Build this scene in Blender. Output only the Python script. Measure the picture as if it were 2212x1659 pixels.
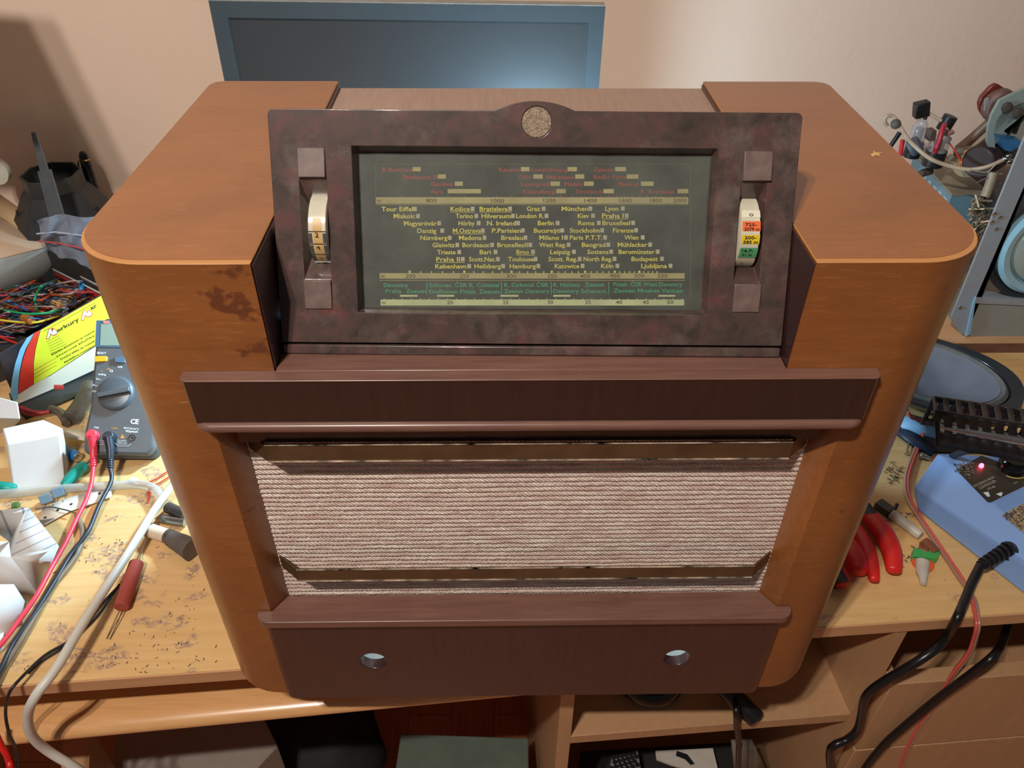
import bpy, bmesh, math, random
from mathutils import Vector, Matrix, noise as mnoise
R = random.Random(7)
for o in list(bpy.data.objects): bpy.data.objects.remove(o)
SC = bpy.context.scene
COL = SC.collection

# ------------------------------------------------------------------ camera
F_PX = 1702.8
CAM = Vector((-0.02274, -0.43345, 0.74320))
FW = Vector((0.01582128, 0.7819488, -0.62314185)).normalized()
RT = Vector((0.99986283, -0.01542663, 0.00602796)).normalized()
UP = RT.cross(FW).normalized()
cd = bpy.data.cameras.new('camera'); cam = bpy.data.objects.new('camera', cd); COL.objects.link(cam)
cd.sensor_width = 36.0; cd.sensor_fit = 'HORIZONTAL'; cd.lens = 36.0 * F_PX / 2212.0
cd.clip_start = 0.01; cd.clip_end = 50
cam.matrix_world = Matrix.Translation(CAM) @ Matrix((RT, UP, -FW)).transposed().to_4x4()
SC.camera = cam

# ------------------------------------------------------------------ view + light
SC.view_settings.view_transform = 'Standard'
SC.view_settings.look = 'None'
SC.view_settings.gamma = 1.0
SC.view_settings.use_curve_mapping = False
SC.view_settings.exposure = 0.0
W = bpy.data.worlds.new('world'); SC.world = W; W.use_nodes = True
W.node_tree.nodes['Background'].inputs[0].default_value = (1.0, 0.93, 0.89, 1)
W.node_tree.nodes['Background'].inputs[1].default_value = 0.085

def light(name, loc, energy, color, radius, kind='POINT'):
    l = bpy.data.lights.new(name, kind); l.energy = energy; l.color = color
    l.shadow_soft_size = radius
    o = bpy.data.objects.new(name, l); COL.objects.link(o); o.location = loc
    return o
light('lamp_bulb', (-0.505, -0.74, 1.63), 47, (1.0, 0.91, 0.82), 0.024)
light('lamp_bulb', (-0.405, -0.74, 1.63), 47, (1.0, 0.91, 0.82), 0.024)
light('work_lamp', (0.03, 0.455, 0.25), 9.0, (0.50, 0.80, 1.0), 0.03)
_sp = light('desk_lamp', (-0.16, 0.53, 0.33), 30, (0.50, 0.80, 1.0), 0.025, 'SPOT')
_sp.data.spot_size = math.radians(75); _sp.data.spot_blend = .5
_sp.rotation_euler = (Vector((-.62, .26, 0)) - Vector(_sp.location)).to_track_quat('-Z', 'Y').to_euler()

# ------------------------------------------------------------------ colour helpers
def lin(c):
    r = []
    for v in c[:3]:
        v = v / 255.0
        r.append(v / 12.92 if v <= 0.04045 else ((v + 0.055) / 1.055) ** 2.4)
    return (r[0], r[1], r[2], 1.0)
_m = {}
def nmat(name):
    m = bpy.data.materials.new(name); m.use_nodes = True
    nt = m.node_tree; b = nt.nodes['Principled BSDF']
    _m[name] = m
    return m, nt, b
def coords(nt, sc=(1, 1, 1), kind='Object', rot=(0, 0, 0)):
    tc = nt.nodes.new('ShaderNodeTexCoord'); mp = nt.nodes.new('ShaderNodeMapping')
    mp.inputs['Scale'].default_value = sc; mp.inputs['Rotation'].default_value = rot
    nt.links.new(tc.outputs[kind], mp.inputs['Vector'])
    return mp.outputs['Vector']
def noise(nt, vec, scale, detail=4, rough=.5, dist=0):
    n = nt.nodes.new('ShaderNodeTexNoise'); n.inputs['Scale'].default_value = scale
    n.inputs['Detail'].default_value = detail; n.inputs['Roughness'].default_value = rough
    n.inputs['Distortion'].default_value = dist
    nt.links.new(vec, n.inputs['Vector']); return n.outputs['Fac']
def ramp(nt, fac, stops):
    r = nt.nodes.new('ShaderNodeValToRGB'); e = r.color_ramp.elements
    while len(e) < len(stops): e.new(0.5)
    for i, (p, c) in enumerate(stops):
        e[i].position = p; e[i].color = c if len(c) == 4 and max(c) <= 1.0 and isinstance(c[0], float) else lin(c)
    nt.links.new(fac, r.inputs['Fac']); return r.outputs['Color']
def mix(nt, fac, a, b, mode='MIX'):
    m = nt.nodes.new('ShaderNodeMix'); m.data_type = 'RGBA'; m.blend_type = mode
    for k, v in ((0, fac), (6, a), (7, b)):
        if hasattr(v, 'is_linked') or isinstance(v, bpy.types.NodeSocket): nt.links.new(v, m.inputs[k])
        else: m.inputs[k].default_value = v
    return m.outputs[2]
def bump(nt, b, h, strength, dist=0.001):
    n = nt.nodes.new('ShaderNodeBump'); n.inputs['Strength'].default_value = strength
    n.inputs['Distance'].default_value = dist
    nt.links.new(h, n.inputs['Height']); nt.links.new(n.outputs['Normal'], b.inputs['Normal'])
def plain(name, c, rough=.5, metal=0, var=0.12, vs=60, bmp=0, coat=0, trans=0, emit=None, spec=.5, alpha=None):
    if name in _m: return _m[name]
    m, nt, b = nmat(name)
    v = coords(nt)
    c0 = lin(c)
    if var:
        f = noise(nt, v, vs, 5)
        lo = tuple(x * (1 - var) for x in c0[:3]) + (1.0,); hi = tuple(min(1, x * (1 + var)) for x in c0[:3]) + (1.0,)
        nt.links.new(ramp(nt, f, [(.3, lo), (.7, hi)]), b.inputs['Base Color'])
        if bmp: bump(nt, b, f, bmp)
    else: b.inputs['Base Color'].default_value = c0
    b.inputs['Roughness'].default_value = rough; b.inputs['Metallic'].default_value = metal
    b.inputs['Specular IOR Level'].default_value = spec
    if coat: b.inputs['Coat Weight'].default_value = coat; b.inputs['Coat Roughness'].default_value = .15
    if trans: b.inputs['Transmission Weight'].default_value = trans; b.inputs['IOR'].default_value = 1.35
    if alpha is not None: b.inputs['Alpha'].default_value = alpha
    if emit: b.inputs['Emission Color'].default_value = lin(emit[0]); b.inputs['Emission Strength'].default_value = emit[1]
    return m
def wood(name, c1, c2, stain=None, grain=(1.2, 14, 14), sc=14, rough=.38, coat=.25, scr=None, sthr=.66, bmp=.05, ssc=(5, 5, 5), corner=None):
    m, nt, b = nmat(name)
    v = coords(nt, grain)
    g = noise(nt, v, sc, 8, .62, .3)
    col = ramp(nt, g, [(.32, c1), (.68, c2)])
    v2 = coords(nt)
    big = noise(nt, v2, 6, 3)
    col = mix(nt, .35, col, ramp(nt, big, [(.35, c1), (.65, c2)]))
    if stain:      # cloudy old varnish
        cl = noise(nt, coords(nt, (1, 1.6, 1.2)), 5, 6, .62, .6)
        col = mix(nt, ramp(nt, cl, [(.42, (0.0, 0.0, 0.0, 1.0)), (.70, (.75, .75, .75, 1.0))]), col, lin([int(a * .86) for a in c1]))
        sp = noise(nt, coords(nt, (3, 26, 26)), 16, 5, .7)
        col = mix(nt, ramp(nt, sp, [(.56, (0.0, 0.0, 0.0, 1.0)), (.72, (.4, .4, .4, 1.0))]), col, lin([min(255, int(a * 1.18 + 8)) for a in c2]))
    if stain:
        s = noise(nt, coords(nt, ssc), 3.2, 6, .6)
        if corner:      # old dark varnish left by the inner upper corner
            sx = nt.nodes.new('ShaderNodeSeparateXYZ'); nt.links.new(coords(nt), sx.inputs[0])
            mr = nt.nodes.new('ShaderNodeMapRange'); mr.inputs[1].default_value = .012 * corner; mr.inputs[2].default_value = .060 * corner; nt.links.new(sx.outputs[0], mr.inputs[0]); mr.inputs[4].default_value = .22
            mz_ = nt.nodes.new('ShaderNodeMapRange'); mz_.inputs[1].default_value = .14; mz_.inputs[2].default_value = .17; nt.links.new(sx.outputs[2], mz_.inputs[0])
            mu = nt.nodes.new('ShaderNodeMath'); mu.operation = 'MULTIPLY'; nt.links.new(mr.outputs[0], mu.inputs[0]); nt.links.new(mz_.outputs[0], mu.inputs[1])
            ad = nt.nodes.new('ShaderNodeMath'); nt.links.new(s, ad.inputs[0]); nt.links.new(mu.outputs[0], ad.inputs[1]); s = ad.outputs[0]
        k = ramp(nt, s, [(sthr, (0.0, 0.0, 0.0, 1.0)), (sthr + .06, (1.0, 1.0, 1.0, 1.0))])
        col = mix(nt, k, col, lin(stain))
    if scr:
        s = noise(nt, coords(nt, (8, 60, 60)), 6, 6, .7)
        k = ramp(nt, s, [(.68, (0.0, 0.0, 0.0, 1.0)), (.74, (.7, .7, .7, 1.0))])
        col = mix(nt, k, col, lin(scr))
    nt.links.new(col, b.inputs['Base Color'])
    b.inputs['Roughness'].default_value = rough; b.inputs['Coat Weight'].default_value = coat
    b.inputs['Coat Roughness'].default_value = .25
    bump(nt, b, g, bmp, .0006)
    return m

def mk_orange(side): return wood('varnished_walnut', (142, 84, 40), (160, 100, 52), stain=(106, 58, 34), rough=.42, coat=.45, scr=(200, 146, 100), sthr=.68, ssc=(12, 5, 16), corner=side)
M_ORTOP = wood('varnished_walnut_top', (146, 88, 40), (162, 100, 50), stain=(122, 66, 32), rough=.45, coat=.65, scr=(226, 160, 104), sthr=.68)
M_RIM = wood('wood_edge_highlight', (190, 130, 72), (206, 146, 88), rough=.4, coat=.3)  # paler wood colour paints the highlight along the pillars' top edges
M_BURG = wood('dark_mahogany_veneer', (50, 31, 31), (70, 44, 43), grain=(14, 14, 1.2), rough=.3, coat=.35)
M_BURGX = wood('mahogany_moulding', (104, 71, 61), (132, 96, 83), grain=(1.2, 14, 14), rough=.34, coat=.3, scr=(190, 160, 150))
M_BEAM = wood('dark_beam_veneer', (44, 28, 25), (58, 38, 33), grain=(14, 14, 1.2), rough=.22, coat=.4)
M_TOPV = wood('dusty_mahogany_veneer', (156, 128, 112), (174, 146, 130), grain=(20, 1.2, 14), rough=.6, coat=0)
M_DESK = wood('worn_desk_laminate', (226, 182, 118), (238, 198, 136), stain=(150, 122, 112), sc=7, grain=(1.5, 16, 16), rough=.45, coat=.1, sthr=.635, ssc=(15, 13, 13))
def m_desk():
    m, nt, b = nmat('worn_laminate')
    g = noise(nt, coords(nt, (1.5, 16, 16)), 7, 8, .62, .3)
    col = ramp(nt, g, [(.3, (216, 172, 112)), (.7, (230, 190, 132))])
    sx = nt.nodes.new('ShaderNodeSeparateXYZ'); nt.links.new(coords(nt), sx.inputs[0])
    mr = nt.nodes.new('ShaderNodeMapRange'); mr.inputs[1].default_value = -.25; mr.inputs[2].default_value = .25; mr.inputs[3].default_value = .075; mr.inputs[4].default_value = -.02; nt.links.new(sx.outputs[0], mr.inputs[0])
    big = noise(nt, coords(nt, (9, 12, 9)), 2.6, 2, .5, .4)
    ad = nt.nodes.new('ShaderNodeMath'); nt.links.new(big, ad.inputs[0]); nt.links.new(mr.outputs[0], ad.inputs[1])
    k1 = ramp(nt, ad.outputs[0], [(.62, (0.0, 0.0, 0.0, 1.0)), (.69, (1.0, 1.0, 1.0, 1.0))])
    fine = noise(nt, coords(nt, (60, 90, 60)), 2.2, 7, .72, .8)
    k2 = ramp(nt, fine, [(.47, (0.0, 0.0, 0.0, 1.0)), (.53, (.85, .85, .85, 1.0))])
    col = mix(nt, mix(nt, 1.0, k1, k2, 'MULTIPLY'), col, lin((164, 132, 118)))
    dots = noise(nt, coords(nt, (130, 130, 130)), 1.6, 3, .6)
    k3 = ramp(nt, dots, [(.70, (0.0, 0.0, 0.0, 1.0)), (.72, (.7, .7, .7, 1.0))])
    m2 = ramp(nt, noise(nt, coords(nt, (7, 7, 7)), 2, 2), [(.45, (0.0, 0.0, 0.0, 1.0)), (.6, (1.0, 1.0, 1.0, 1.0))])
    col = mix(nt, mix(nt, 1.0, k3, m2, 'MULTIPLY'), col, lin((128, 92, 76)))
    nt.links.new(col, b.inputs['Base Color']); b.inputs['Roughness'].default_value = .45
    return m
M_DESKW = m_desk()
M_EDGE = wood('desk_edge_band', (196, 146, 104), (212, 164, 120), sc=7, rough=.5, coat=.1)
M_CARC = wood('beech_laminate', (180, 138, 100), (194, 152, 112), sc=7, grain=(14, 14, 1.5), rough=.5, coat=.05)
M_TRAY = wood('beech_tray', (212, 154, 98), (230, 178, 122), sc=16, grain=(1.2, 18, 18), rough=.28, coat=.4)

def m_bakelite():
    m, nt, b = nmat('mottled_bakelite')
    v = coords(nt)
    f = noise(nt, v, 55, 5, .6, .6)
    col = ramp(nt, f, [(.28, (58, 48, 45)), (.48, (76, 61, 56)), (.62, (90, 64, 60)), (.76, (106, 60, 57))])
    d = noise(nt, v, 25, 6, .7)
    col = mix(nt, ramp(nt, d, [(.5, (0.0, 0.0, 0.0, 1.0)), (.75, (.35, .35, .35, 1.0))]), col, lin((150, 135, 125)))
    nt.links.new(col, b.inputs['Base Color']); b.inputs['Roughness'].default_value = .30
    b.inputs['Coat Weight'].default_value = .5
    return m
M_BAK = m_bakelite()
M_BAKP = plain('dusty_bakelite', (112, 92, 86), .5, var=.25, vs=120)
def m_cloth():
    m, nt, b = nmat('ribbed_speaker_cloth')
    v = coords(nt, (60, 60, 260))
    f = noise(nt, v, 5, 6, .7)
    big = noise(nt, coords(nt, (14, 14, 160)), 2.2, 4, .6)
    fine = noise(nt, coords(nt, (900, 900, 900)), 1, 2)
    col = ramp(nt, f, [(.3, (180, 154, 142)), (.58, (244, 232, 218))])
    col = mix(nt, ramp(nt, big, [(.42, (0.0, 0.0, 0.0, 1.0)), (.62, (.6, .6, .6, 1.0))]), col, lin((190, 146, 136)))
    nt.links.new(col, b.inputs['Base Color']); b.inputs['Roughness'].default_value = .9
    b.inputs['Specular IOR Level'].default_value = .1
    w = nt.nodes.new('ShaderNodeTexWave'); w.wave_type = 'BANDS'; w.bands_direction = 'DIAGONAL'
    w.inputs['Scale'].default_value = 180; w.inputs['Distortion'].default_value = 3; w.inputs['Detail'].default_value = 3
    nt.links.new(coords(nt), w.inputs['Vector'])
    bump(nt, b, w.outputs['Fac'], .7, .0008)
    return m
M_CLOTH = m_cloth()
def m_wall():
    m, nt, b = nmat('painted_plaster')
    v = coords(nt)
    f = noise(nt, v, 3, 4)
    nt.links.new(ramp(nt, f, [(.3, (236, 207, 189)), (.7, (240, 213, 196))]), b.inputs['Base Color'])
    b.inputs['Roughness'].default_value = .85
    g = noise(nt, v, 55, 6, .6, .4)
    bump(nt, b, g, .22, .003)
    return m
M_WALL = m_wall()
M_BRASS = plain('dark_bronze_strip', (112, 90, 66), .42, .6, .2, 40)
M_BRASSL = plain('bronze_edge_highlight', (250, 226, 200), .35, .3, .1)  # near-white colour paints the highlight lines on the strip edges
M_BLACK = plain('black_plastic', (30, 31, 34), .4, var=.15)
M_BLACKG = plain('glossy_black', (14, 14, 16), .15, var=0)
M_WHITE = plain('white_paper', (226, 224, 222), .8, var=.05, vs=20, bmp=.15)
M_STEEL = plain('bright_steel', (190, 190, 190), .25, 1, .1)
M_RED = plain('red_rubber', (222, 36, 32), .4, var=.05)
M_TEXTW = plain('white_print', (225, 235, 240), .6, var=0)

# ------------------------------------------------------------------ geometry helpers
def ray(px, py): return FW + RT * ((px - 1106.0) / F_PX) - UP * ((py - 829.5) / F_PX)
def onZ(px, py, z): d = ray(px, py); return CAM + d * ((z - CAM.z) / d.z)
def onY(px, py, y): d = ray(px, py); return CAM + d * ((y - CAM.y) / d.y)
def onP(px, py, P, n): d = ray(px, py); n = Vector(n); return CAM + d * ((Vector(P) - CAM).dot(n) / d.dot(n))
def pz(t): return onZ(*t)
DX = Vector((0.9976115, 0.06907454, 0)); DY = Vector((-0.06907454, 0.9976115, 0)); D0 = Vector((0, 0.04757718, 0))
def DK(s, t, z=0): return D0 + DX * s + DY * t + Vector((0, 0, z))
MD = Matrix.Translation(D0) @ Matrix((DX, DY, Vector((0, 0, 1)))).transposed().to_4x4()
def onT(px, py, t): return onP(px, py, DK(0, t), DY)
I4 = Matrix.Identity(4)
WLOC = {}
def frame(o, x, y):
    x = Vector(x).normalized(); y = Vector(y); y = (y - x * y.dot(x)).normalized(); z = x.cross(y)
    return Matrix.Translation(Vector(o)) @ Matrix((x, y, z)).transposed().to_4x4()
def box(bm, a, b, M=I4):
    a = Vector(a); b = Vector(b)
    vs = [bm.verts.new(M @ Vector((x, y, z))) for x in (a.x, b.x) for y in (a.y, b.y) for z in (a.z, b.z)]
    for f in ((0, 1, 3, 2), (4, 6, 7, 5), (0, 4, 5, 1), (2, 3, 7, 6), (0, 2, 6, 4), (1, 5, 7, 3)): bm.faces.new([vs[i] for i in f])
def prism(bm, poly, z0, z1, M=I4, tp=1.0):
    n = len(poly); cx = sum(p[0] for p in poly) / n; cy = sum(p[1] for p in poly) / n
    a = [bm.verts.new(M @ Vector((p[0], p[1], z0))) for p in poly]
    b = [bm.verts.new(M @ Vector((cx + (p[0] - cx) * tp, cy + (p[1] - cy) * tp, z1))) for p in poly]
    bm.faces.new(a[::-1]); bm.faces.new(b)
    for i in range(n): bm.faces.new((a[i], a[(i + 1) % n], b[(i + 1) % n], b[i]))
def rrect(x0, y0, x1, y1, r, n=5):
    p = []
    for cx, cy, a0 in ((x1 - r, y0 + r, -90), (x1 - r, y1 - r, 0), (x0 + r, y1 - r, 90), (x0 + r, y0 + r, 180)):
        for i in range(n + 1):
            a = math.radians(a0 + 90 * i / n); p.append((cx + r * math.cos(a), cy + r * math.sin(a)))
    return p
def smooth_path(pts, k=6):
    pts = [Vector(p) for p in pts]
    if len(pts) < 3: return pts
    out = []
    for i in range(len(pts) - 1):
        p0 = pts[max(i - 1, 0)]; p1 = pts[i]; p2 = pts[i + 1]; p3 = pts[min(i + 2, len(pts) - 1)]
        for j in range(k):
            t = j / k
            out.append(.5 * ((2 * p1) + (p2 - p0) * t + (2 * p0 - 5 * p1 + 4 * p2 - p3) * t * t + (3 * p1 - p0 - 3 * p2 + p3) * t ** 3))
    out.append(pts[-1]); return out
def tube(bm, pts, r, n=10, k=6, M=I4, cap=True, flat=1.0):
    pts = smooth_path([M @ Vector(p) for p in pts], k) if k > 1 else [M @ Vector(p) for p in pts]
    m = len(pts); rs = r if callable(r) else (lambda t: r)
    up = Vector((0, 0, 1)); rings = []
    prev = None
    for i, p in enumerate(pts):
        d = (pts[min(i + 1, m - 1)] - pts[max(i - 1, 0)])
        if d.length < 1e-9: d = Vector((1, 0, 0))
        d.normalize()
        if prev is None:
            x = d.cross(up)
            if x.length < .05: x = d.cross(Vector((0, 1, 0)))
        else: x = prev - d * prev.dot(d)
        x.normalize(); prev = x; y = d.cross(x)
        rr = rs(i / (m - 1) if m > 1 else 0)
        rings.append([bm.verts.new(p + x * (rr * math.cos(2 * math.pi * j / n)) + y * (rr * flat * math.sin(2 * math.pi * j / n))) for j in range(n)])
    for a, b in zip(rings, rings[1:]):
        for j in range(n): bm.faces.new((a[j], a[(j + 1) % n], b[(j + 1) % n], b[j]))
    if cap and n > 2: bm.faces.new(rings[0][::-1]); bm.faces.new(rings[-1])
def lathe(bm, prof, M=I4, n=32, cap=True):   # prof: (radius, height) along local z
    rings = [[bm.verts.new(M @ Vector((r * math.cos(2 * math.pi * j / n), r * math.sin(2 * math.pi * j / n), h))) for j in range(n)] for r, h in prof]
    for a, b in zip(rings, rings[1:]):
        for j in range(n): bm.faces.new((a[j], a[(j + 1) % n], b[(j + 1) % n], b[j]))
    if cap: bm.faces.new(rings[0][::-1]); bm.faces.new(rings[-1])
def poly(bm, verts, faces):
    vs = [bm.verts.new(Vector(v)) for v in verts]
    for f in faces: bm.faces.new([vs[i] for i in f])
def thing(name, label, cat, loc=(0, 0, 0), group=None, kind=None):
    o = bpy.data.objects.new(name, None); COL.objects.link(o); o.location = loc; o.empty_display_size = .02
    o['label'] = label; o['category'] = cat
    if group: o['group'] = group
    if kind: o['kind'] = kind
    WLOC[o.name] = Vector(loc); return o
def ob(name, bm, mat, parent=None, label=None, cat=None, group=None, kind=None, M=None, smooth=.7, bev=0, bseg=2, solid=0, sub=0, recalc=True):
    if M is not None: bmesh.ops.transform(bm, matrix=M, verts=bm.verts)
    if recalc: bmesh.ops.recalc_face_normals(bm, faces=bm.faces)
    me = bpy.data.meshes.new(name); 
    cs = [v.co for v in bm.verts]
    lo = Vector((min(c[i] for c in cs) for i in range(3))); hi = Vector((max(c[i] for c in cs) for i in range(3)))
    c = (lo + hi) / 2
    if parent is None: c.z = lo.z
    bmesh.ops.translate(bm, vec=-c, verts=bm.verts)
    bm.to_mesh(me); bm.free()
    if smooth:
        me.shade_smooth(); me.set_sharp_from_angle(angle=smooth)
    o = bpy.data.objects.new(name, me); COL.objects.link(o)
    for mm in (mat if isinstance(mat, (list, tuple)) else [mat]): me.materials.append(mm)
    o.location = c - (WLOC[parent.name] if parent else Vector())
    WLOC[o.name] = c
    if parent: o.parent = parent
    if label: o['label'] = label
    if cat: o['category'] = cat
    if group: o['group'] = group
    if kind: o['kind'] = kind
    if solid: s = o.modifiers.new('s', 'SOLIDIFY'); s.thickness = solid; s.offset = 0
    if bev: b = o.modifiers.new('b', 'BEVEL'); b.width = bev; b.segments = bseg; b.limit_method = 'ANGLE'; b.angle_limit = .6
    if sub: s = o.modifiers.new('u', 'SUBSURF'); s.levels = sub; s.render_levels = sub
    return o
def BM(): return bmesh.new()
def cut(o, cutter_bm):
    """subtract the cutter (world coordinates) from object o, baked into its mesh"""
    bmesh.ops.recalc_face_normals(cutter_bm, faces=cutter_bm.faces)
    me = bpy.data.meshes.new('c'); cutter_bm.to_mesh(me); cutter_bm.free()
    c = bpy.data.objects.new('c', me); COL.objects.link(c); c.location = -WLOC[o.name] + WLOC[o.name]
    bpy.context.view_layer.update()
    b = o.modifiers.new('x', 'BOOLEAN'); b.object = c; b.operation = 'DIFFERENCE'; b.solver = 'EXACT'
    # boolean goes before any bevel
    others = [(md.type, md.width, md.segments) for md in o.modifiers if md.type == 'BEVEL']
    for md in [m_ for m_ in o.modifiers if m_.type == 'BEVEL']: o.modifiers.remove(md)
    bpy.context.view_layer.update()
    dg = bpy.context.evaluated_depsgraph_get()
    nm = bpy.data.meshes.new_from_object(o.evaluated_get(dg))
    o.modifiers.clear(); old = o.data; o.data = nm; nm.name = o.name
    nm.shade_smooth(); nm.set_sharp_from_angle(angle=.6)
    for t, w, s in others:
        b = o.modifiers.new('b', 'BEVEL'); b.width = w; b.segments = s; b.limit_method = 'ANGLE'; b.angle_limit = .6
    bpy.data.objects.remove(c)
_tc = {}
def textmesh(s, bold=0.0):
    key = (s, bold)
    if key in _tc: return _tc[key]
    c = bpy.data.curves.new('t', 'FONT'); c.body = s; c.size = 1; c.offset = bold; c.resolution_u = 2
    o = bpy.data.objects.new('t', c); COL.objects.link(o); bpy.context.view_layer.update()
    me = bpy.data.meshes.new_from_object(o.evaluated_get(bpy.context.evaluated_depsgraph_get()))
    xs = [v.co.x for v in me.vertices] or [0, 1]
    r = ([v.co.copy() for v in me.vertices], [tuple(p.vertices) for p in me.polygons], min(xs), max(xs))
    bpy.data.objects.remove(o); bpy.data.curves.remove(c); bpy.data.meshes.remove(me)
    _tc[key] = r; return r
def text(bm, s, A, B, h, up, bold=.01, wide=True, lift=None):
    """lettering whose base line runs from A to B, cap height h, growing towards up"""
    V, F, x0, x1 = textmesh(s, bold)
    A = Vector(A); B = Vector(B); d = B - A; L = d.length; d.normalize()
    up = Vector(up); up = (up - d * up.dot(d)).normalized()
    sx = L / (x1 - x0) if wide else h / .70
    sy = h / .70
    vs = [bm.verts.new(A + d * ((v.x - x0) * sx) + up * (v.y * sy)) for v in V]
    for f in F:
        try: bm.faces.new([vs[i] for i in f])
        except ValueError: pass

# ------------------------------------------------------------------ the room
def s_(name, bm, m, parent=None, **k): return ob(name, bm, m, parent, kind='structure' if parent is None else None, **k)
WT = 0.86
bm = BM(); box(bm, (-2.4, WT, -.74), (2.4, WT + .1, 2.0), MD); s_('wall_back', bm, M_WALL, smooth=0)
def m_floor():
    m, nt, b = nmat('parquet')
    br = nt.nodes.new('ShaderNodeTexBrick'); nt.links.new(coords(nt, (1, 1, 1), rot=(0, 0, math.pi / 2)), br.inputs['Vector'])
    br.inputs['Scale'].default_value = 3; br.inputs['Mortar Size'].default_value = .003
    br.inputs['Color1'].default_value = lin((206, 132, 92)); br.inputs['Color2'].default_value = lin((222, 150, 106)); br.inputs['Mortar'].default_value = lin((120, 70, 48))
    g = noise(nt, coords(nt, (30, 2, 1)), 5, 5)
    nt.links.new(mix(nt, .4, br.outputs['Color'], ramp(nt, g, [(.3, (190, 116, 80)), (.7, (226, 158, 112))])), b.inputs['Base Color'])
    b.inputs['Roughness'].default_value = .4; return m
bm = BM(); box(bm, (-2.4, -2.2, -.78), (2.4, WT, -.74), MD); s_('floor', bm, m_floor(), smooth=0)

# ------------------------------------------------------------------ desk
desk = thing('desk', 'long orange-beige laminate desk carrying the wooden radio and the clutter', 'desk', DK(0, .4, -.74))
bm = BM(); box(bm, (-1.3, 0, -.018), (1.3, WT - .004, 0), MD); ob('desktop', bm, M_DESKW, desk, bev=.0008)
bm = BM(); box(bm, (-1.3, -.0022, -.0175), (1.3, -.0002, -.0006), MD); ob('edge_band', bm, M_EDGE, desk)
bm = BM(); box(bm, (.046, .0, -.74), (.0625, WT - .05, -.018), MD); ob('side_panel', bm, M_CARC, desk)
bm = BM(); box(bm, (.418, .0, -.74), (.434, WT - .05, -.018), MD); ob('side_panel', bm, M_CARC, desk)
bm = BM(); box(bm, (1.25, .0, -.74), (1.27, WT - .05, -.018), MD); ob('side_panel', bm, M_CARC, desk)
bm = BM(); box(bm, (-1.27, .0, -.74), (-1.25, WT - .05, -.018), MD); ob('side_panel', bm, M_CARC, desk)
bm = BM(); box(bm, (-1.25, WT - .07, -.5), (1.25, WT - .054, -.03), MD); ob('back_panel', bm, M_CARC, desk)
bm = BM(); box(bm, (.0625, .0, -.214), (.418, WT - .07, -.197), MD); ob('shelf', bm, M_CARC, desk, bev=.0006)
bm = BM(); box(bm, (.0625, .0, -.62), (.418, WT - .07, -.603), MD); ob('shelf', bm, M_CARC, desk, bev=.0006)
for z0, z1 in ((-.262, -.108), (-.43, -.266), (-.60, -.434)):
    bm = BM(); box(bm, (.437, -.014, z0), (1.24, .004, z1), MD); dr = ob('drawer', bm, M_CARC, desk, bev=.0008)
    bm = BM(); box(bm, (.45, .004, z0 + .02), (1.22, .5, z0 + .03), MD); box(bm, (.45, .004, z0 + .02), (.46, .5, z1 - .02), MD); box(bm, (1.21, .004, z0 + .02), (1.22, .5, z1 - .02), MD)
    ob('drawer_box', bm, M_CARC, dr)
# pull-out keyboard tray with a rounded nose
pr = [(.45, -.088), (.02, -.088)] + [(.012 - .020 * math.sin(a), -.100 + .012 * math.cos(a)) for a in [math.pi * i / 14 for i in range(15)]] + [(.45, -.112)]
bm = BM()
MT = MD @ Matrix(((0, 0, 1, 0), (1, 0, 0, 0), (0, 1, 0, 0), (0, 0, 0, 1)))
MT = Matrix.Translation(DK(-.56, 0)) @ Matrix.Rotation(math.radians(1.25), 4, 'Z') @ Matrix.Translation(-DK(-.56, 0)) @ MT
prism(bm, pr, -1.1, .03, MT)
tray = ob('keyboard_tray', bm, M_TRAY, desk, label='beech pull-out tray with a rounded front')
for s in (-1.11, .032):
    bm = BM(); box(bm, (s, .03, -.0885), (s + .012, .42, -.018), MD); ob('runner', bm, M_STEEL, tray)

# ------------------------------------------------------------------ radio
H = .494; RD = .352
radio = thing('table_radio', 'large wooden table radio with tuning dial in the middle of the desk', 'radio', (0, RD / 2, 0))
def side_poly(sx, xin, splay=False):
    p = [(xin, 0), (.247, 0)] + [(.247 + .053 * math.sin(a), .053 - .053 * math.cos(a)) for a in [math.pi / 2 * i / 12 for i in range(1, 13)]]
    p += [(.30, RD - .012), (.2965, RD - .0035), (.288, RD), (xin if not splay else .218, RD)]
    if splay: p += [(.218, .0165)]
    return [(sx * x, y) for x, y in (p if sx > 0 else p)]
for sx in (-1, 1):
    bm = BM(); prism(bm, side_poly(sx, .231, True), 0, H)
    a_, b_ = sorted((sx * .178, sx * .231)); box(bm, (a_, 0, .372), (b_, RD, H))
    pil = ob('side_pillar', bm, mk_orange(1 if sx < 0 else None), radio)
    bm = BM(); prism(bm, side_poly(sx, .178), H - .0002, H + .0006); ob('edge_highlight', bm, M_RIM, radio, bev=.0004)
    c_ = sx * .239
    bm = BM(); prism(bm, [(c_ + (x - c_) * .99, RD + (y - RD) * .986) for x, y in side_poly(sx, .178)], H + .0005, H + .0009)
    ob('pillar_top', bm, M_ORTOP, radio, smooth=0)
    bm = BM(); box(bm, (sx * .1768, .0015, .405), (sx * .1784, RD - .002, H - .0015)); ob('inner_cheek', bm, M_BURG, radio)
bm = BM(); box(bm, (-.1768, .062, .478), (.1768, RD - .001, .4885)); ob('top_panel', bm, M_TOPV, radio)
bm = BM(); box(bm, (-.1766, .098, .405), (.1766, .104, .479)); ob('light_stop_board', bm, M_BURG, radio)  # unseen board added behind the dial frame to stop lamp light leaking through
bm = BM(); box(bm, (-.218, .012, .0), (.218, RD - .004, .010)); ob('bottom_board', bm, plain('pale_raw_wood', (235, 228, 214), .7, var=.2), radio)
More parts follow.
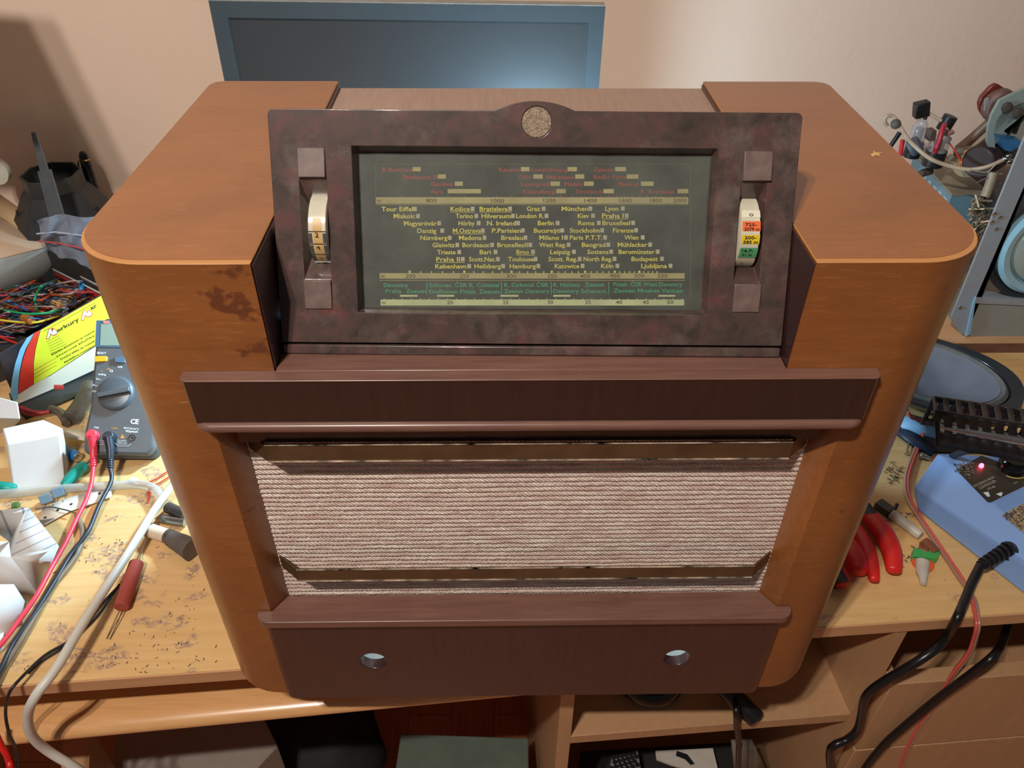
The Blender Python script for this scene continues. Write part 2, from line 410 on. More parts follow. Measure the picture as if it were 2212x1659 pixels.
bm = BM(); box(bm, (-.1766, -.002, .395), (.1766, .075, .4118)); ob('plinth', bm, M_BURGX, radio, bev=.0008)
def nose(x, y0, r, yb=.0):   # plan shape with rounded front corners
    return [(-x, yb), (-x, y0 + r)] + [(-x + r - r * math.cos(a), y0 + r - r * math.sin(a)) for a in [math.pi / 2 * i / 6 for i in range(1, 7)]] + \
           [(x - r + r * math.sin(a), y0 + r - r * math.cos(a)) for a in [math.pi / 2 * i / 6 for i in range(0, 7)]] + [(x, yb)]
bm = BM(); prism(bm, nose(.2405, -.0112, .006), .3725, .4095); ob('front_beam', bm, M_BEAM, radio)
bm = BM(); prism(bm, nose(.241, -.0118, .006), .4095, .4108); ob('beam_cap', bm, M_BURGX, radio, bev=.0006)
bm = BM(); prism(bm, nose(.2395, -.0155, .012), .3655, .3730); ob('beam_bead', bm, M_BURGX, radio, bev=.0035, bseg=4)
bm = BM(); box(bm, (-.2175, .004, .340), (.2175, .03, .3725)); box(bm, (-.2305, .004, .3625), (.2305, .03, .3725)); ob('header_board', bm, M_BURG, radio)
bm = BM(); q = [pz((x, y, H + .0012)) for x, y in ((1880, 333), (1887, 330), (1886, 325), (1892, 329), (1907, 330), (1898, 333), (1903, 338), (1892, 335), (1884, 339))]
bm.faces.new([bm.verts.new(p) for p in q]); ob('chipped_spot', bm, plain('bare_wood', (222, 180, 110), .7), radio, label='chip of bare pale wood', smooth=0)
# ribbed speaker cloth
bm = BM(); NX, NZ = 160, 34 * 8
rows = []
mnoise.seed_set(3)
for j in range(NZ + 1):
    z = .13 + (.345 - .13) * j / NZ; row = []
    ph = (z / .0054)
    for i in range(NX + 1):
        x = -.2182 + .4364 * i / NX
        w = mnoise.noise(Vector((x * 9, z * 30, 0))) * .22 + mnoise.noise(Vector((x * 50, z * 60, 4))) * .08
        c = abs(math.sin(math.pi * (ph + w)))
        d = .0022 * (c ** .55) * (.8 + .35 * mnoise.noise(Vector((x * 240, z * 100, 2))))
        row.append(bm.verts.new((x, .0185 - d, z)))
    rows.append(row)
for a, b in zip(rows, rows[1:]):
    for i in range(NX): bm.faces.new((a[i], a[i + 1], b[i + 1], b[i]))
ob('speaker_cloth', bm, M_CLOTH, radio, smooth=3)
bm = BM(); box(bm, (-.2179, .0195, .1385), (.2179, .026, .37)); ob('baffle_board', bm, plain('baffle_brown', (90, 70, 55), .8), radio)
# bronze strips across the cloth
def strip(z0, z1):
    P = [(-.2165, .0158), (-.1985, .0005), (.1985, .0005), (.2165, .0158)]
    Q = [(-.2165, .0174), (-.1978, .0021), (.1978, .0021), (.2165, .0174)]
    bm = BM(); prism(bm, P + Q[::-1], z0, z1); s = ob('metal_strip', bm, M_BRASS, radio)
    bm = BM()
    for z in (z0, z1): tube(bm, [(x, y - .0002, z) for x, y in P[1:3]], .00075, 6, 1)
    ob('strip_edge', bm, M_BRASSL, s)
    return s
strip(.3232, .3402); strip(.1785, .1940)
# lower ledge and base
def ledge_profile(bm):
    front = nose(.2425, -.0132, .012)
    prism(bm, front, .1285, .1372)
    prism(bm, [(-.2308, -.002), (.2308, -.002), (.2183, .0163), (-.2183, .0163)], .1287, .1373)
bm = BM(); ledge_profile(bm); ob('lower_ledge', bm, M_BURGX, radio, bev=.0030, bseg=4)
bm = BM(); prism(bm, nose(.2388, -.0068, .009, .004), 0, .1287); base = ob('base_panel', bm, M_BURG, radio, bev=.0008)
cb = BM()
for x in (-.1447, .1467): lathe(cb, [(.0126, -.03), (.0126, .03)], Matrix.Translation((x, 0, .0648)) @ Matrix.Rotation(math.pi / 2, 4, 'X'), 28)
cut(base, cb)

# dial frame, a leaning bakelite panel; local axes u (right), v (up the slope), w (towards the room)
e_ = Vector((0, .064, .141)).normalized()
RZ = Matrix.Rotation(math.radians(-1.2), 4, 'Z')
FP = Vector((0, .0168, .4195))
MF = Matrix.Translation(FP) @ RZ @ Matrix((Vector((1, 0, 0)), e_, Vector((1, 0, 0)).cross(e_))).transposed().to_4x4()
FU = MF.to_3x3() @ Vector((1, 0, 0)); FV = MF.to_3x3() @ Vector((0, 1, 0)); FN = MF.to_3x3() @ Vector((0, 0, 1))
MFI = MF.inverted()
def FR(px, py, w=0): return onP(px, py, FP + FN * w, FN)
def FUV(px, py, w=0): q = MFI @ FR(px, py, w); return q.x, q.y
TOPV = .1562
out = [(-.1755, .0005), (.1755, .0005), (.1755, TOPV - .004)] + [(.1715 + .004 * math.sin(a), TOPV - .004 + .004 * math.cos(a)) for a in (1.2, .8, .4, 0)]
bx0, bx1, bt = -.0262, .0262, .1622
rad = ((bx1 - bx0) ** 2 / 4 + (bt - TOPV) ** 2) / (2 * (bt - TOPV))
for i in range(0, 17):
    x = bx1 + (bx0 - bx1) * i / 16; y = bt - rad + math.sqrt(rad * rad - x * x); out.append((x, y))
out += [(-.1715 - .004 * math.sin(a), TOPV - .004 + .004 * math.cos(a)) for a in (0, .4, .8, 1.2, 1.57)]
bm = BM(); prism(bm, out, -.018, 0, MF)
fr = ob('dial_frame', bm, M_BAK, radio, bev=.0020, bseg=4)
cb = BM()
# window with sloping reveal
op = [(-.1213, .0218), (.1220, .0218), (.1220, .1333), (-.1213, .1333)]
inn = [(-.1180, .0240), (.1190, .0240), (.1190, .1290), (-.1180, .1290)]
def frust(bm, P, zp, Q, zq):
    a = [bm.verts.new(MF @ Vector((x, y, zp))) for x, y in P]; b = [bm.verts.new(MF @ Vector((x, y, zq))) for x, y in Q]
    bm.faces.new(a); bm.faces.new(b[::-1])
    for i in range(len(P)): bm.faces.new((a[i], a[(i + 1) % len(P)], b[(i + 1) % len(P)], b[i]))
def ext(P, Q, t): return [(p[0] + (p[0] - q[0]) * t, p[1] + (p[1] - q[1]) * t) for p, q in zip(P, Q)]
frust(cb, ext(op, inn, .2), .002, inn, -.010)
cut(fr, cb)
for u0, u1 in ((-.1572, -.1387), (.1384, .1562)):
    cb = BM(); S0 = [(u0, .0447), (u1, .0447), (u1, .1123), (u0, .1123)]; S1 = [(u0 + .003, .0585), (u1, .0585), (u1, .0975), (u0 + .003, .0975)]
    if u0 > 0: S1 = [(u0, .0585), (u1 - .003, .0585), (u1 - .003, .0975), (u0, .0975)]
    frust(cb, ext(S0, S1, .1), .0012, S1, -.012); cut(fr, cb)
    cb = BM(); frust(cb, S1, -.0115, S1, -.03); cut(fr, cb)
cb = BM(); lathe(cb, [(.0100, -.0015), (.0100, .01)], MF @ Matrix.Translation((.0012, .1490, 0)), 36); cut(fr, cb)
bm = BM(); lathe(bm, [(.0098, -.0018), (.0098, -.0010), (.0094, -.0006)], MF @ Matrix.Translation((.0012, .1490, 0)), 36)
ob('medallion', bm, plain('gritty_metal', (150, 132, 112), .75, .3, .45, 700, .9), radio)
bm = BM(); box(bm, (-.1752, -.0078, -.016), (.1752, -.0009, .0006), MF); ob('frame_foot', bm, M_BAK, radio, bev=.0012)
for i, (u0, v0, u1, v1) in enumerate(((-.1572, .1127, -.1390, .1318), (-.1576, .0243, -.1388, .0442), (.1390, .1127, .1580, .1318), (.1390, .0243, .1575, .0440))):
    bm = BM()
    a = .0010 if v0 > .08 else .0022; b_ = .0024 if v0 > .08 else .0010
    vs = [bm.verts.new(MF @ Vector(q)) for q in ((u0, v0, b_), (u1, v0, b_), (u1, v1, a), (u0, v1, a), (u0, v0, -.001), (u1, v0, -.001), (u1, v1, -.001), (u0, v1, -.001))]
    for f in ((0, 1, 2, 3), (7, 6, 5, 4), (0, 4, 5, 1), (1, 5, 6, 2), (2, 6, 7, 3), (3, 7, 4, 0)): bm.faces.new([vs[k] for k in f])
    ob('square_pad', bm, M_BAKP, radio, bev=.0006)
# thumb wheels
M_CEL = plain('cream_celluloid', (214, 206, 184), .18, var=.08, coat=.5)
VC, WR, WC = .0780, .0250, -.0190
def wheel(u0, u1, label):
    bm = BM(); Mx = MF @ Matrix.Translation((0, VC, WC)) @ Matrix.Rotation(math.pi / 2, 4, 'Y')
    lathe(bm, [(WR - .001, u0), (WR, u0 + .0006), (WR, u1 - .0006), (WR - .001, u1)], Mx, 64)
    w = ob('thumb_wheel', bm, M_CEL, radio, label=label); return w
def band(w, u0, u1, va, vb, m, lift=.0002, name='wheel_band'):
    bm = BM(); a0 = math.asin(max(-1, min(1, (va - VC) / WR))); a1 = math.asin(max(-1, min(1, (vb - VC) / WR))); L = []
    for i in range(9):
        a = a0 + (a1 - a0) * i / 8; r = WR + lift
        L.append([bm.verts.new(MF @ Vector((u, VC + r * math.sin(a), WC + r * math.cos(a)))) for u in (u0, u1)])
    for a, b in zip(L, L[1:]): bm.faces.new((a[0], a[1], b[1], b[0]))
    return ob(name, bm, m, w, recalc=False)
def v_of(py): return FUV(650, py, .003)[1]
wl = wheel(-.1518, -.1392, 'cream wheel with a tan numbered strip')
wr = wheel(.1392, .1525, 'cream wheel with orange, yellow and green bands')
M_TAN = plain('tan_scale', (206, 168, 108), .4, var=.1)
band(wl, -.1483, -.1425, v_of(566), v_of(470), M_TAN, name='number_strip')
for ua, ub in ((-.1514, -.1489), (-.1419, -.1396)):
    for pa_, pb2 in ((524, 503), (548, 529), (566, 552)): band(wl, ua, ub, v_of(pa_), v_of(pb2), plain('smoke_block', (84, 80, 74), .3, var=.1), name='dark_block')
bm = BM()
for t, py in (('2', 508), ('4', 535), ('5', 558)):
    A = MF @ Vector((-.1468, v_of(py) - .001, WC + math.sqrt(WR ** 2 - (v_of(py) - VC) ** 2) + .0006)); text(bm, t, A, A + FU * .0022, .003, FV)
for py in (500, 527, 550):
    v = v_of(py); A = MF @ Vector((-.1518, v, WC + math.sqrt(WR ** 2 - (v - VC) ** 2) + .0005))
    poly(bm, [A, A + FU * .0125, A + FU * .0125 + FV * .0005, A + FV * .0005], [(0, 1, 2, 3)])
ob('wheel_print', bm, plain('black_print', (24, 22, 22), .6, var=0), wl, smooth=0)
M_K = _m['black_print']
bands = [(462, 447, (228, 222, 198)), (491, 470, (240, 110, 60)), (519, 499, (228, 196, 46)), (549, 527, (84, 160, 110)), (568, 553, (222, 214, 186))]
for i, (a, b_, c_) in enumerate(bands): band(wr, .1400, .1522, v_of(a), v_of(b_), plain('band_%d' % i, c_, .35, var=.05))
bm = BM()
for s, py, x0, x1 in (('725-', 480, .1418, .1495), ('2079 m', 489.5, .1412, .1512), ('200-', 508, .1418, .1495), ('585 m', 517.5, .1412, .1510), ('16,7-', 536, .1414, .1490), ('51 m', 545, .1420, .1485), ('O', 565, .1430, .1452), ('O', 459, .1445, .1475)):
    v = v_of(py); w = WC + math.sqrt(WR ** 2 - (v - VC) ** 2) + .0007; nv = Vector((0, v - VC, w - WC)).normalized(); tv = Vector((0, nv.z, -nv.y))
    A = MF @ Vector((x0, v, w)); B = MF @ Vector((x1, v, w)); text(bm, s, A, B, .0020, MF.to_3x3() @ tv)
ob('wheel_print', bm, M_K, wr, smooth=0)

# dial plate, lettering, glass
DW = -.0096
bm = BM(); box(bm, (-.1178, .0242, DW - .003), (.1188, .1288, DW), MF)
M_DIAL = plain('dial_black_green', (60, 62, 54), .6, var=.15, vs=30)
plate = ob('dial_plate', bm, M_DIAL, radio)
def DP(px, py, l=.00015): return FR(px, py, DW + l)
def rect(bm, x0, y0, x1, y1, l=.00015): poly(bm, [DP(x0, y0, l), DP(x1, y0, l), DP(x1, y1, l), DP(x0, y1, l)], [(0, 3, 2, 1)])
Z = 4.88
def A_(x): return 800 + x / Z
def B_(x): return 1140 + x / Z
Y1 = [340 + y / Z for y in (568, 643, 719, 797, 872, 948, 1023, 1098, 1172)]
rows = [
 [('Tour Eiffel', 118, 450, 470, 0), ('Košice', 845, 1050, 1078, 1), ('Bratislava', 1152, 1448, 1473, 1), ('Graz', 1650, 1789, 1827, 0), ('München', 2016, 2294, 2319, 0), ('Lyon', 2476, 2614, 2662, 0)],
 [('Miskolc', 247, 472, 502, 0), ('Torino', 900, 1082, 1117, 0), ('Hilversum', 1172, 1478, 1502, 0), ('London R.', 1537, 1831, 1857, 0), ('Kiev', 2186, 2304, 2347, 0), ('Praha I', 2442, 2669, 2702, 1)],
 [('Magyaróvár', 355, 700, 725, 0), ('Hörby', 930, 1100, 1142, 0), ('N. Ireland', 1230, 1533, 1557, 0), ('Berlin', 1766, 1934, 1974, 0), ('Roma', 2191, 2362, 2409, 0), ('BruxellesI', 2446, 2738, 2770, 0)],
 [('Danzig', 495, 695, 758, 0), ('M.Ostrava', 870, 1165, 1185, 1), ('P.Parisien', 1283, 1585, 1607, 0), ('Bucureşti', 1724, 2002, 2024, 0), ('Stockholm', 2102, 2416, 2444, 0), ('Firenze', 2556, 2776, 2802, 0)],
 [('Nürnberg', 528, 812, 837, 0), ('Madona', 935, 1172, 1203, 0), ('Breslau', 1380, 1610, 1635, 0), ('Milano I', 1781, 2029, 2062, 0), ('Paris P.T.T.', 2102, 2444, 2474, 0), ('Wien', 2677, 2826, 2871, 0)],
 [('Gleiwitz', 655, 890, 917, 0), ('Bordeaux', 970, 1258, 1283, 0), ('BruxellesII', 1338, 1658, 1685, 0), ('West Reg.', 1779, 2062, 2090, 0), ('Beograd', 2229, 2479, 2509, 0), ('Mühlacker', 2607, 2920, 2949, 0)],
 [('Trieste', 705, 900, 937, 0), ('Bari', 1153, 1270, 1320, 0), ('Brno', 1540, 1672, 1715, 1), ('Leipzig', 1896, 2106, 2146, 0), ('Sottens', 2286, 2511, 2539, 0), ('Beromünster', 2616, 2998, 3029, 0)],
 [('Praha II', 695, 945, 975, 1), ('Scott.Nat.', 1040, 1320, 1345, 0), ('Toulouse', 1452, 1722, 1741, 0), ('Scott. Reg.', 1877, 2182, 2206, 0), ('North Reg.', 2247, 2549, 2574, 0), ('Budapest', 2752, 3030, 3074, 0)],
 [('København', 685, 1012, 1042, 0), ('Heilsberg', 1097, 1377, 1400, 0), ('Hamburg', 1468, 1745, 1771, 0), ('Katowice', 1944, 2202, 2237, 0), ('Köln', 2432, 2562, 2604, 0), ('Ljubljana', 2854, 3126, 3164, 0)]]
yb = BM(); sq = BM()
for y, row in zip(Y1, rows):
    for s, x0, x1, xs, ul in row:
        dy = -(x0 / 3200.0) * 1.3
        text(yb, s, DP(A_(x0), y + dy), DP(A_(x1), y + dy - .1), .0030, FV, .016)
        X = A_(xs); rect(sq, X - 4, y + dy - 9.5, X + 4, y + dy - .2)
        if ul: rect(yb, A_(x0), y + dy + 1.6, X + 4, y + dy + 2.6)
M_YEL = plain('yellow_print', (206, 196, 92), .6, var=.1, vs=400)
M_PALE = plain('pale_print', (168, 164, 140), .6, var=.12, vs=300)
ticks = []
for a, b_, n in ((885, 1003, 5), (1003, 1105, 5), (1105, 1192, 5), (1192, 1264, 5), (1264, 1328, 5), (1328, 1381, 5), (1381, 1429, 5)):
    for i in range(n):
        x = a + (b_ - a) * i / n; h = 3.8 if i == 0 else 2.4; w = 2.2 if i == 0 else 1.1
        rect(yb, x - w, 588.5 - h, x + w, 589.5)
ob('yellow_lettering', yb, M_YEL, plate, smooth=0, recalc=False)
ob('station_marks', sq, M_PALE, plate, smooth=0, recalc=False)
rb = BM(); q2 = BM()
RY = [340 + y / Z for y in (150, 228, 303, 382)]
for r_, lst in enumerate(([('B.Bystrica', 130, 445, 445, 530), ('Kaunas', 1355, 1575, 1587, 1677), ('Luxembourg', 1700, 2075, 2078, 2178), ('Zeesen', 2352, 2562, 2580, 2695)],
                          [('Budapest II', 352, 700, 710, 796), ('Oslo', 1565, 1690, 1718, 1818), ('Warszawa', 1845, 2150, 2160, 2255), ('Radio Paris', 2355, 2695, 2702, 2826)],
                          [('Genève', 640, 865, 890, 975), ('Leningrad', 1590, 1880, 1898, 1998), ('Motala', 2045, 2235, 2252, 2354), ('Moskva', 2612, 2830, 2852, 2986)],
                          [('Aero', 632, 770, 815, 1165), ('Kalundborg', 1610, 1945, 1960, 2060), ('Droitwich', 2168, 2445, 2455, 2566), ('R. România', 2850, 3200, 3238, 3352)])):
    y = RY[r_]
    for s, x0, x1, a, b_ in lst:
        text(rb, s, DP(A_(x0), y), DP(A_(x1), y), .0027, FV, .014)
        rect(q2, A_(a), y - 10, A_(b_), y - .6)
for x in (868, 931, 968, 1004, 1073, 1105, 1135, 1164, 1187, 1211, 1234, 1256, 1276, 1298, 1314, 1332, 1349, 1366, 1382, 1398, 1414, 1430, 1447, 1463, 1480): rect(rb, x - 1.2, 422.5, x + 1.2, 425.5)
ob('red_lettering', rb, plain('red_print', (150, 70, 62), .6, var=.15, vs=400), plate, smooth=0, recalc=False)
M_OLIVE = plain('olive_print', (158, 150, 104), .6, var=.12, vs=60)
rect(q2, 812, 426, 1487, 440); rect(q2, 812, 441.5, 1487, 442.6)
rect(q2, 820, 590, 1479, 602); rect(q2, 820, 605, 1479, 606.2)
ob('olive_bars', q2, M_OLIVE, plate, smooth=0, recalc=False)
gb = BM()
for s, x0, x1, y in (('Daventry', 829, 882, 620), ('Praha', 833, 867, 633), ('Zeesen', 877, 920, 633), ('Schenec. ČSR R. Colonial', 927, 1078, 620), ('Eindhoven Pittsb. Zeesen', 927, 1079, 634),
                     ('R. Colonial ČSR.', 1089, 1187, 619.5), ('Zeesen Daventry', 1089, 1187, 633), ('R. Nations', 1195, 1253, 619.5), ('Zeesen', 1263, 1305, 619), ('Daventry Schenect.', 1195, 1312, 633),
                     ('Pittsb. ČSR Wien Daventry', 1325, 1474, 618.5), ('Zeesen Moskva Vatican', 1325, 1475, 632)):
    text(gb, s, DP(x0, y), DP(x1, y), .0028, FV, .014)
for x in (922, 1083, 1191, 1315): rect(gb, x - .8, 609, x + .8, 636)
ob('green_lettering', gb, plain('green_print', (70, 150, 110), .6, var=.15, vs=300), plate, smooth=0, recalc=False)
pb = BM(); rect(pb, 822, 647, 1478, 660)
for a, b_ in ((864, 902), (944, 981), (1081, 1120), (1195, 1232), (1422, 1459)): rect(pb, a, 637, b_, 641)
for i in range(34): x = 830 + i * 19.5; rect(pb, x - .8, 644.5, x + .8, 647)
ob('pale_scale', pb, plain('pale_green_print', (178, 186, 140), .6, var=.1, vs=50), plate, smooth=0, recalc=False)
bb = BM(); rect(bb, 811, 354, 1492, 354.8); rect(bb, 811, 354, 811.9, 440); rect(bb, 1491, 354, 1492, 640)
ob('border_line', bb, plain('dim_print', (98, 98, 84), .6, var=0), plate, smooth=0, recalc=False)
kb = BM()
for s, x, y, w in (('m', 819, 437, 8), ('800', 932, 437, 23), ('1000', 1075, 437.5, 28), ('1200', 1187, 437, 27), ('1400', 1276, 437, 27), ('1600', 1351, 437, 27), ('1800', 1417, 437, 27), ('2000', 1469, 437, 29),
                   ('m', 827, 600, 8), ('200', 887, 600, 21), ('250', 1003, 600, 20), ('300', 1105, 600, 21), ('350', 1193, 600, 20), ('400', 1264, 600, 22), ('450', 1328, 599.5, 21), ('500', 1381, 599.5, 22), ('550', 1431, 599.5, 21),
                   ('m', 829, 657, 7), ('20', 972, 657, 13), ('25', 1092, 657, 12), ('30', 1189, 656.5, 12), ('35', 1270, 656.5, 12), ('40', 1337, 656.5, 14), ('45', 1395, 656.5, 13), ('50', 1448, 656.5, 14)):
    text(kb, s, DP(x - w / 2, y, .0003), DP(x + w / 2, y, .0003), .0025, FV, .012)
ob('dial_numbers', kb, plain('brown_print', (88, 78, 50), .6, var=0), plate, smooth=0, recalc=False)
def m_glass():
    m, nt, b = nmat('dusty_glass')
    b.inputs['Base Color'].default_value = lin((150, 156, 146)); b.inputs['Roughness'].default_value = .12
    v = coords(nt)
    # dust caught along the edges and in smears
    f = noise(nt, v, 30, 6, .65)
    tc = nt.nodes.new('ShaderNodeTexCoord'); vm = nt.nodes.new('ShaderNodeVectorMath'); vm.operation = 'ABSOLUTE'
    nt.links.new(tc.outputs['Generated'], vm.inputs[0])
    a = ramp(nt, f, [(.35, (.03, .03, .03, 1.0)), (.75, (.14, .14, .14, 1.0))])
    nt.links.new(a, b.inputs['Alpha'])
    return m
bm = BM(); box(bm, (-.1182, .0241, -.0082), (.1192, .1289, -.0072), MF); ob('dial_glass', bm, m_glass(), radio)

# ------------------------------------------------------------------ monitor
ym = .60
mon = thing('computer_monitor', 'flat dark grey monitor standing behind the radio', 'monitor', (-.11, .66, 0))
TL = onY(450, 1, ym); TRr = onY(1308, 13, ym)
mx = (TRr - TL).normalized(); mz = Vector((0, .02, 1)); mz = (mz - mx * mz.dot(mx)).normalized()
wM = (TRr - TL).length; MM = Matrix.Translation(TL) @ Matrix((mx, mx.cross(mz) * -1, mz)).transposed().to_4x4()   # local y away from the viewer
MM = Matrix.Translation(TL) @ Matrix((mx, mz.cross(mx), mz)).transposed().to_4x4()
hM = .36; bz = .019
M_MONF = plain('slate_plastic', (64, 73, 79), .42, var=.04)
bm = BM()
for a, b in (((0, 0, -bz), (wM, .02, 0)), ((0, 0, -hM), (wM, .02, -hM + bz)), ((0, 0, -hM + bz), (bz, .02, -bz)), ((wM - bz, 0, -hM + bz), (wM, .02, -bz))): box(bm, a, b, MM)
ob('bezel', bm, M_MONF, mon)
bm = BM(); box(bm, (.004, .012, -hM + .004), (wM - .004, .045, -.006), MM); ob('back_shell', bm, M_BLACK, mon, bev=.004)
bm = BM(); box(bm, (bz, .004, -hM + bz), (wM - bz, .012, -bz), MM)
M_SCR = plain('matt_screen', (50, 54, 58), .40, var=.03, spec=1.0); ob('screen', bm, M_SCR, mon)
bm = BM(); box(bm, (0, 0, -.0005), (wM, .018, .0008), MM); ob('top_edge', bm, plain('grey_edge', (140, 140, 135), .4), mon)
pc = MM @ Vector((wM / 2, .05, -hM))
bm = BM(); box(bm, (pc.x - .03, pc.y, .01), (pc.x + .03, pc.y + .02, pc.z + .12)); box(bm, (pc.x - .11, pc.y - .07, 0), (pc.x + .11, pc.y + .08, .012)); ob('stand', bm, M_BLACK, mon, bev=.003)

# ------------------------------------------------------------------ left side of the desk
def polything(name, verts, faces, mat, label, cat, solid=0, parent=None, group=None, bev=0, sub=0, smooth=.5):
    bm = BM(); poly(bm, [pz(v) if len(v) == 3 and v[0] > 5 or v[1] > 5 else v for v in verts], faces)
    return ob(name, bm, mat, parent, label=label, cat=cat, solid=solid, group=group, bev=bev, sub=sub, smooth=smooth)
def cable(name, pts, r, mat, label=None, cat=None, parent=None, n=10, k=6, group=None, flat=1.0):
    """pts: (px, py, z) on the desk, or Vector"""
    bm = BM(); tube(bm, [p if isinstance(p, Vector) else pz(p) for p in pts], r, n, k, flat=flat)
    return ob(name, bm, mat, parent, label=label, cat=cat, group=group, smooth=1.2)

# pen organiser with tools, against the wall
oc = onY(113, 383, .765); oc.z = 0
org = thing('desk_organizer', 'black eight-sided plastic organizer holding a file near the wall', 'organizer', (oc.x, oc.y, 0))
bm = BM(); ztop = onY(113, 372, .765).z
MO = Matrix.Translation((oc.x, oc.y, 0)) @ Matrix.Rotation(math.radians(22), 4, 'Z')
lathe(bm, [(.082, 0), (.084, .02), (.080, ztop - .075), (.050, ztop - .026), (.0455, ztop - .024), (.0455, ztop), (.0415, ztop), (.040, ztop - .06), (.038, .012), (.001, .01)], MO, 8, cap=False)
ob('octagonal_tub', bm, plain('dusty_black_plastic', (46, 48, 50), .45, var=.2, vs=40), org, smooth=.2, bev=.001)
for a in range(4):
    bm = BM(); an = math.radians(-60 + a * 45); p = Vector((oc.x + .066 * math.sin(an), oc.y - .066 * math.cos(an), ztop - .05)); q = Vector((oc.x + .084 * math.sin(an), oc.y - .084 * math.cos(an), .03))
    tube(bm, [p, q], .0015, 6, 1); ob('seam_rib', bm, _m['dusty_black_plastic'], org)
# flat steel file
fb = onY(124, 470, .665); fm = onY(96, 368, .695); ft = onY(73, 286, .72)
fl = thing('hand_file', 'grey flat steel hand file leaning in front of the black organizer', 'file', tuple(fb))
def taper(bm, a, b, wa, wb, th):
    d = (b - a).normalized(); x = d.cross(Vector((0, 1, .3))).normalized(); y = d.cross(x)
    vs = [bm.verts.new(p + x * sx * w + y * sy * th) for p, w in ((a, wa), (b, wb)) for sx, sy in ((-1, -1), (1, -1), (1, 1), (-1, 1))]
    for f in ((0, 1, 2, 3), (4, 7, 6, 5), (0, 4, 5, 1), (1, 5, 6, 2), (2, 6, 7, 3), (3, 7, 4, 0)): bm.faces.new([vs[i] for i in f])
fbot = fm + (fb - fm) * 1.55
M_FILE = plain('dull_file_steel', (110, 116, 120), .45, .6, .12)
bm = BM(); taper(bm, fbot, fm, .0125, .0105, .002); ob('file_blade', bm, M_FILE, fl)
bm = BM(); taper(bm, fm, ft, .0065, .0035, .0018); ob('file_tang', bm, M_FILE, fl)
# pen
pa = onY(200, 400, .80); pb_ = onY(177, 326, .81); ax = (pb_ - pa).normalized(); 
pen = thing('ballpoint_pen', 'glossy black pen with gold clip standing in the black organizer', 'pen', tuple(pa))
L = (pb_ - pa).length
MP = frame(pa, ax.cross(Vector((0, 1, 0))), Vector((0, 1, 0)).cross(ax.cross(Vector((0, 1, 0)))))
MP = Matrix.Translation(pa) @ ax.to_track_quat('Z', 'Y').to_matrix().to_4x4()
bm = BM(); lathe(bm, [(.0045, -.08), (.0075, -.03), (.0082, 0), (.0082, L * .72), (.0078, L * .73)], MP, 20); ob('barrel', bm, M_BLACKG, pen)
bm = BM(); lathe(bm, [(.0078, L * .76), (.0072, L * .88), (.0045, L * .97), (.001, L)], MP, 20); ob('cap_top', bm, M_BLACKG, pen)
M_GOLD = plain('gold_trim', (200, 160, 90), .25, 1, 0)
bm = BM(); lathe(bm, [(.0081, L * .725), (.0083, L * .73), (.0083, L * .765), (.0078, L * .77)], MP, 20); ob('gold_ring', bm, M_GOLD, pen)
bm = BM(); tube(bm, [(.009, 0, L * .74), (.0115, 0, L * .6), (.0105, 0, L * .02)], .0013, 8, 4, M=MP); ob('gold_clip', bm, M_GOLD, pen)

# cardboard box at the left edge: wall, open flap
M_CARDI = plain('beige_card_inside', (214, 186, 158), .8, var=.04, bmp=.05)
M_CARDO = plain('grey_card_outside', (166, 172, 168), .75, var=.05, vs=8)
cbx = thing('cardboard_box', 'open grey card box with beige inside at the far left', 'box', tuple(pz((30, 640, .0))))
zt = .135
a0 = pz((-120, 640, zt)); a1 = pz((-10, 572, zt)); a2 = pz((98, 537, zt)); b2 = pz((120, 665, .01)); b1 = pz((-20, 700, .01)); b0 = pz((-140, 760, .01))
bm = BM(); poly(bm, [pz((-160, 600, zt)), pz((104, 536, zt)), pz((122, 640, .02)), pz((-120, 720, .02))], [(0, 1, 2, 3)]); ob('outer_wall', bm, M_CARDO, cbx, solid=.004)
bk = pz((97, 536, zt))
bm = BM(); poly(bm, [pz((-160, 598, zt)), pz((100, 534, zt)), pz((0, 470, zt + .018)), pz((-190, 440, zt + .018))], [(0, 1, 2, 3)]); ob('inner_flap', bm, plain('cream_card', (218, 190, 162), .8, var=.03), cbx, solid=.003)
bm = BM(); poly(bm, [pz((100, 535, zt)), pz((0, 468, zt + .02)), pz((0, 420, zt + .035)), pz((78, 476, zt + .02)), pz((84, 486, zt + .014))], [(0, 1, 2, 3, 4)]); ob('side_flap', bm, plain('tan_card', (206, 174, 132), .8, var=.04), cbx, solid=.003)
# small white round-edged object at the frame's left edge
rw = onY(-9, 369, .76)
bm = BM(); lathe(bm, [(.001, -.006), (.021, -.006), (.0215, -.004), (.0215, .004), (.021, .006), (.001, .006)], Matrix.Translation(rw) @ Matrix.Rotation(math.radians(90), 4, 'X'), 32)
lid = ob('round_lid', bm, plain('pale_plastic', (206, 204, 190), .4, var=0), label='pale round plastic lid at the left edge above the card box flap', cat='lid')

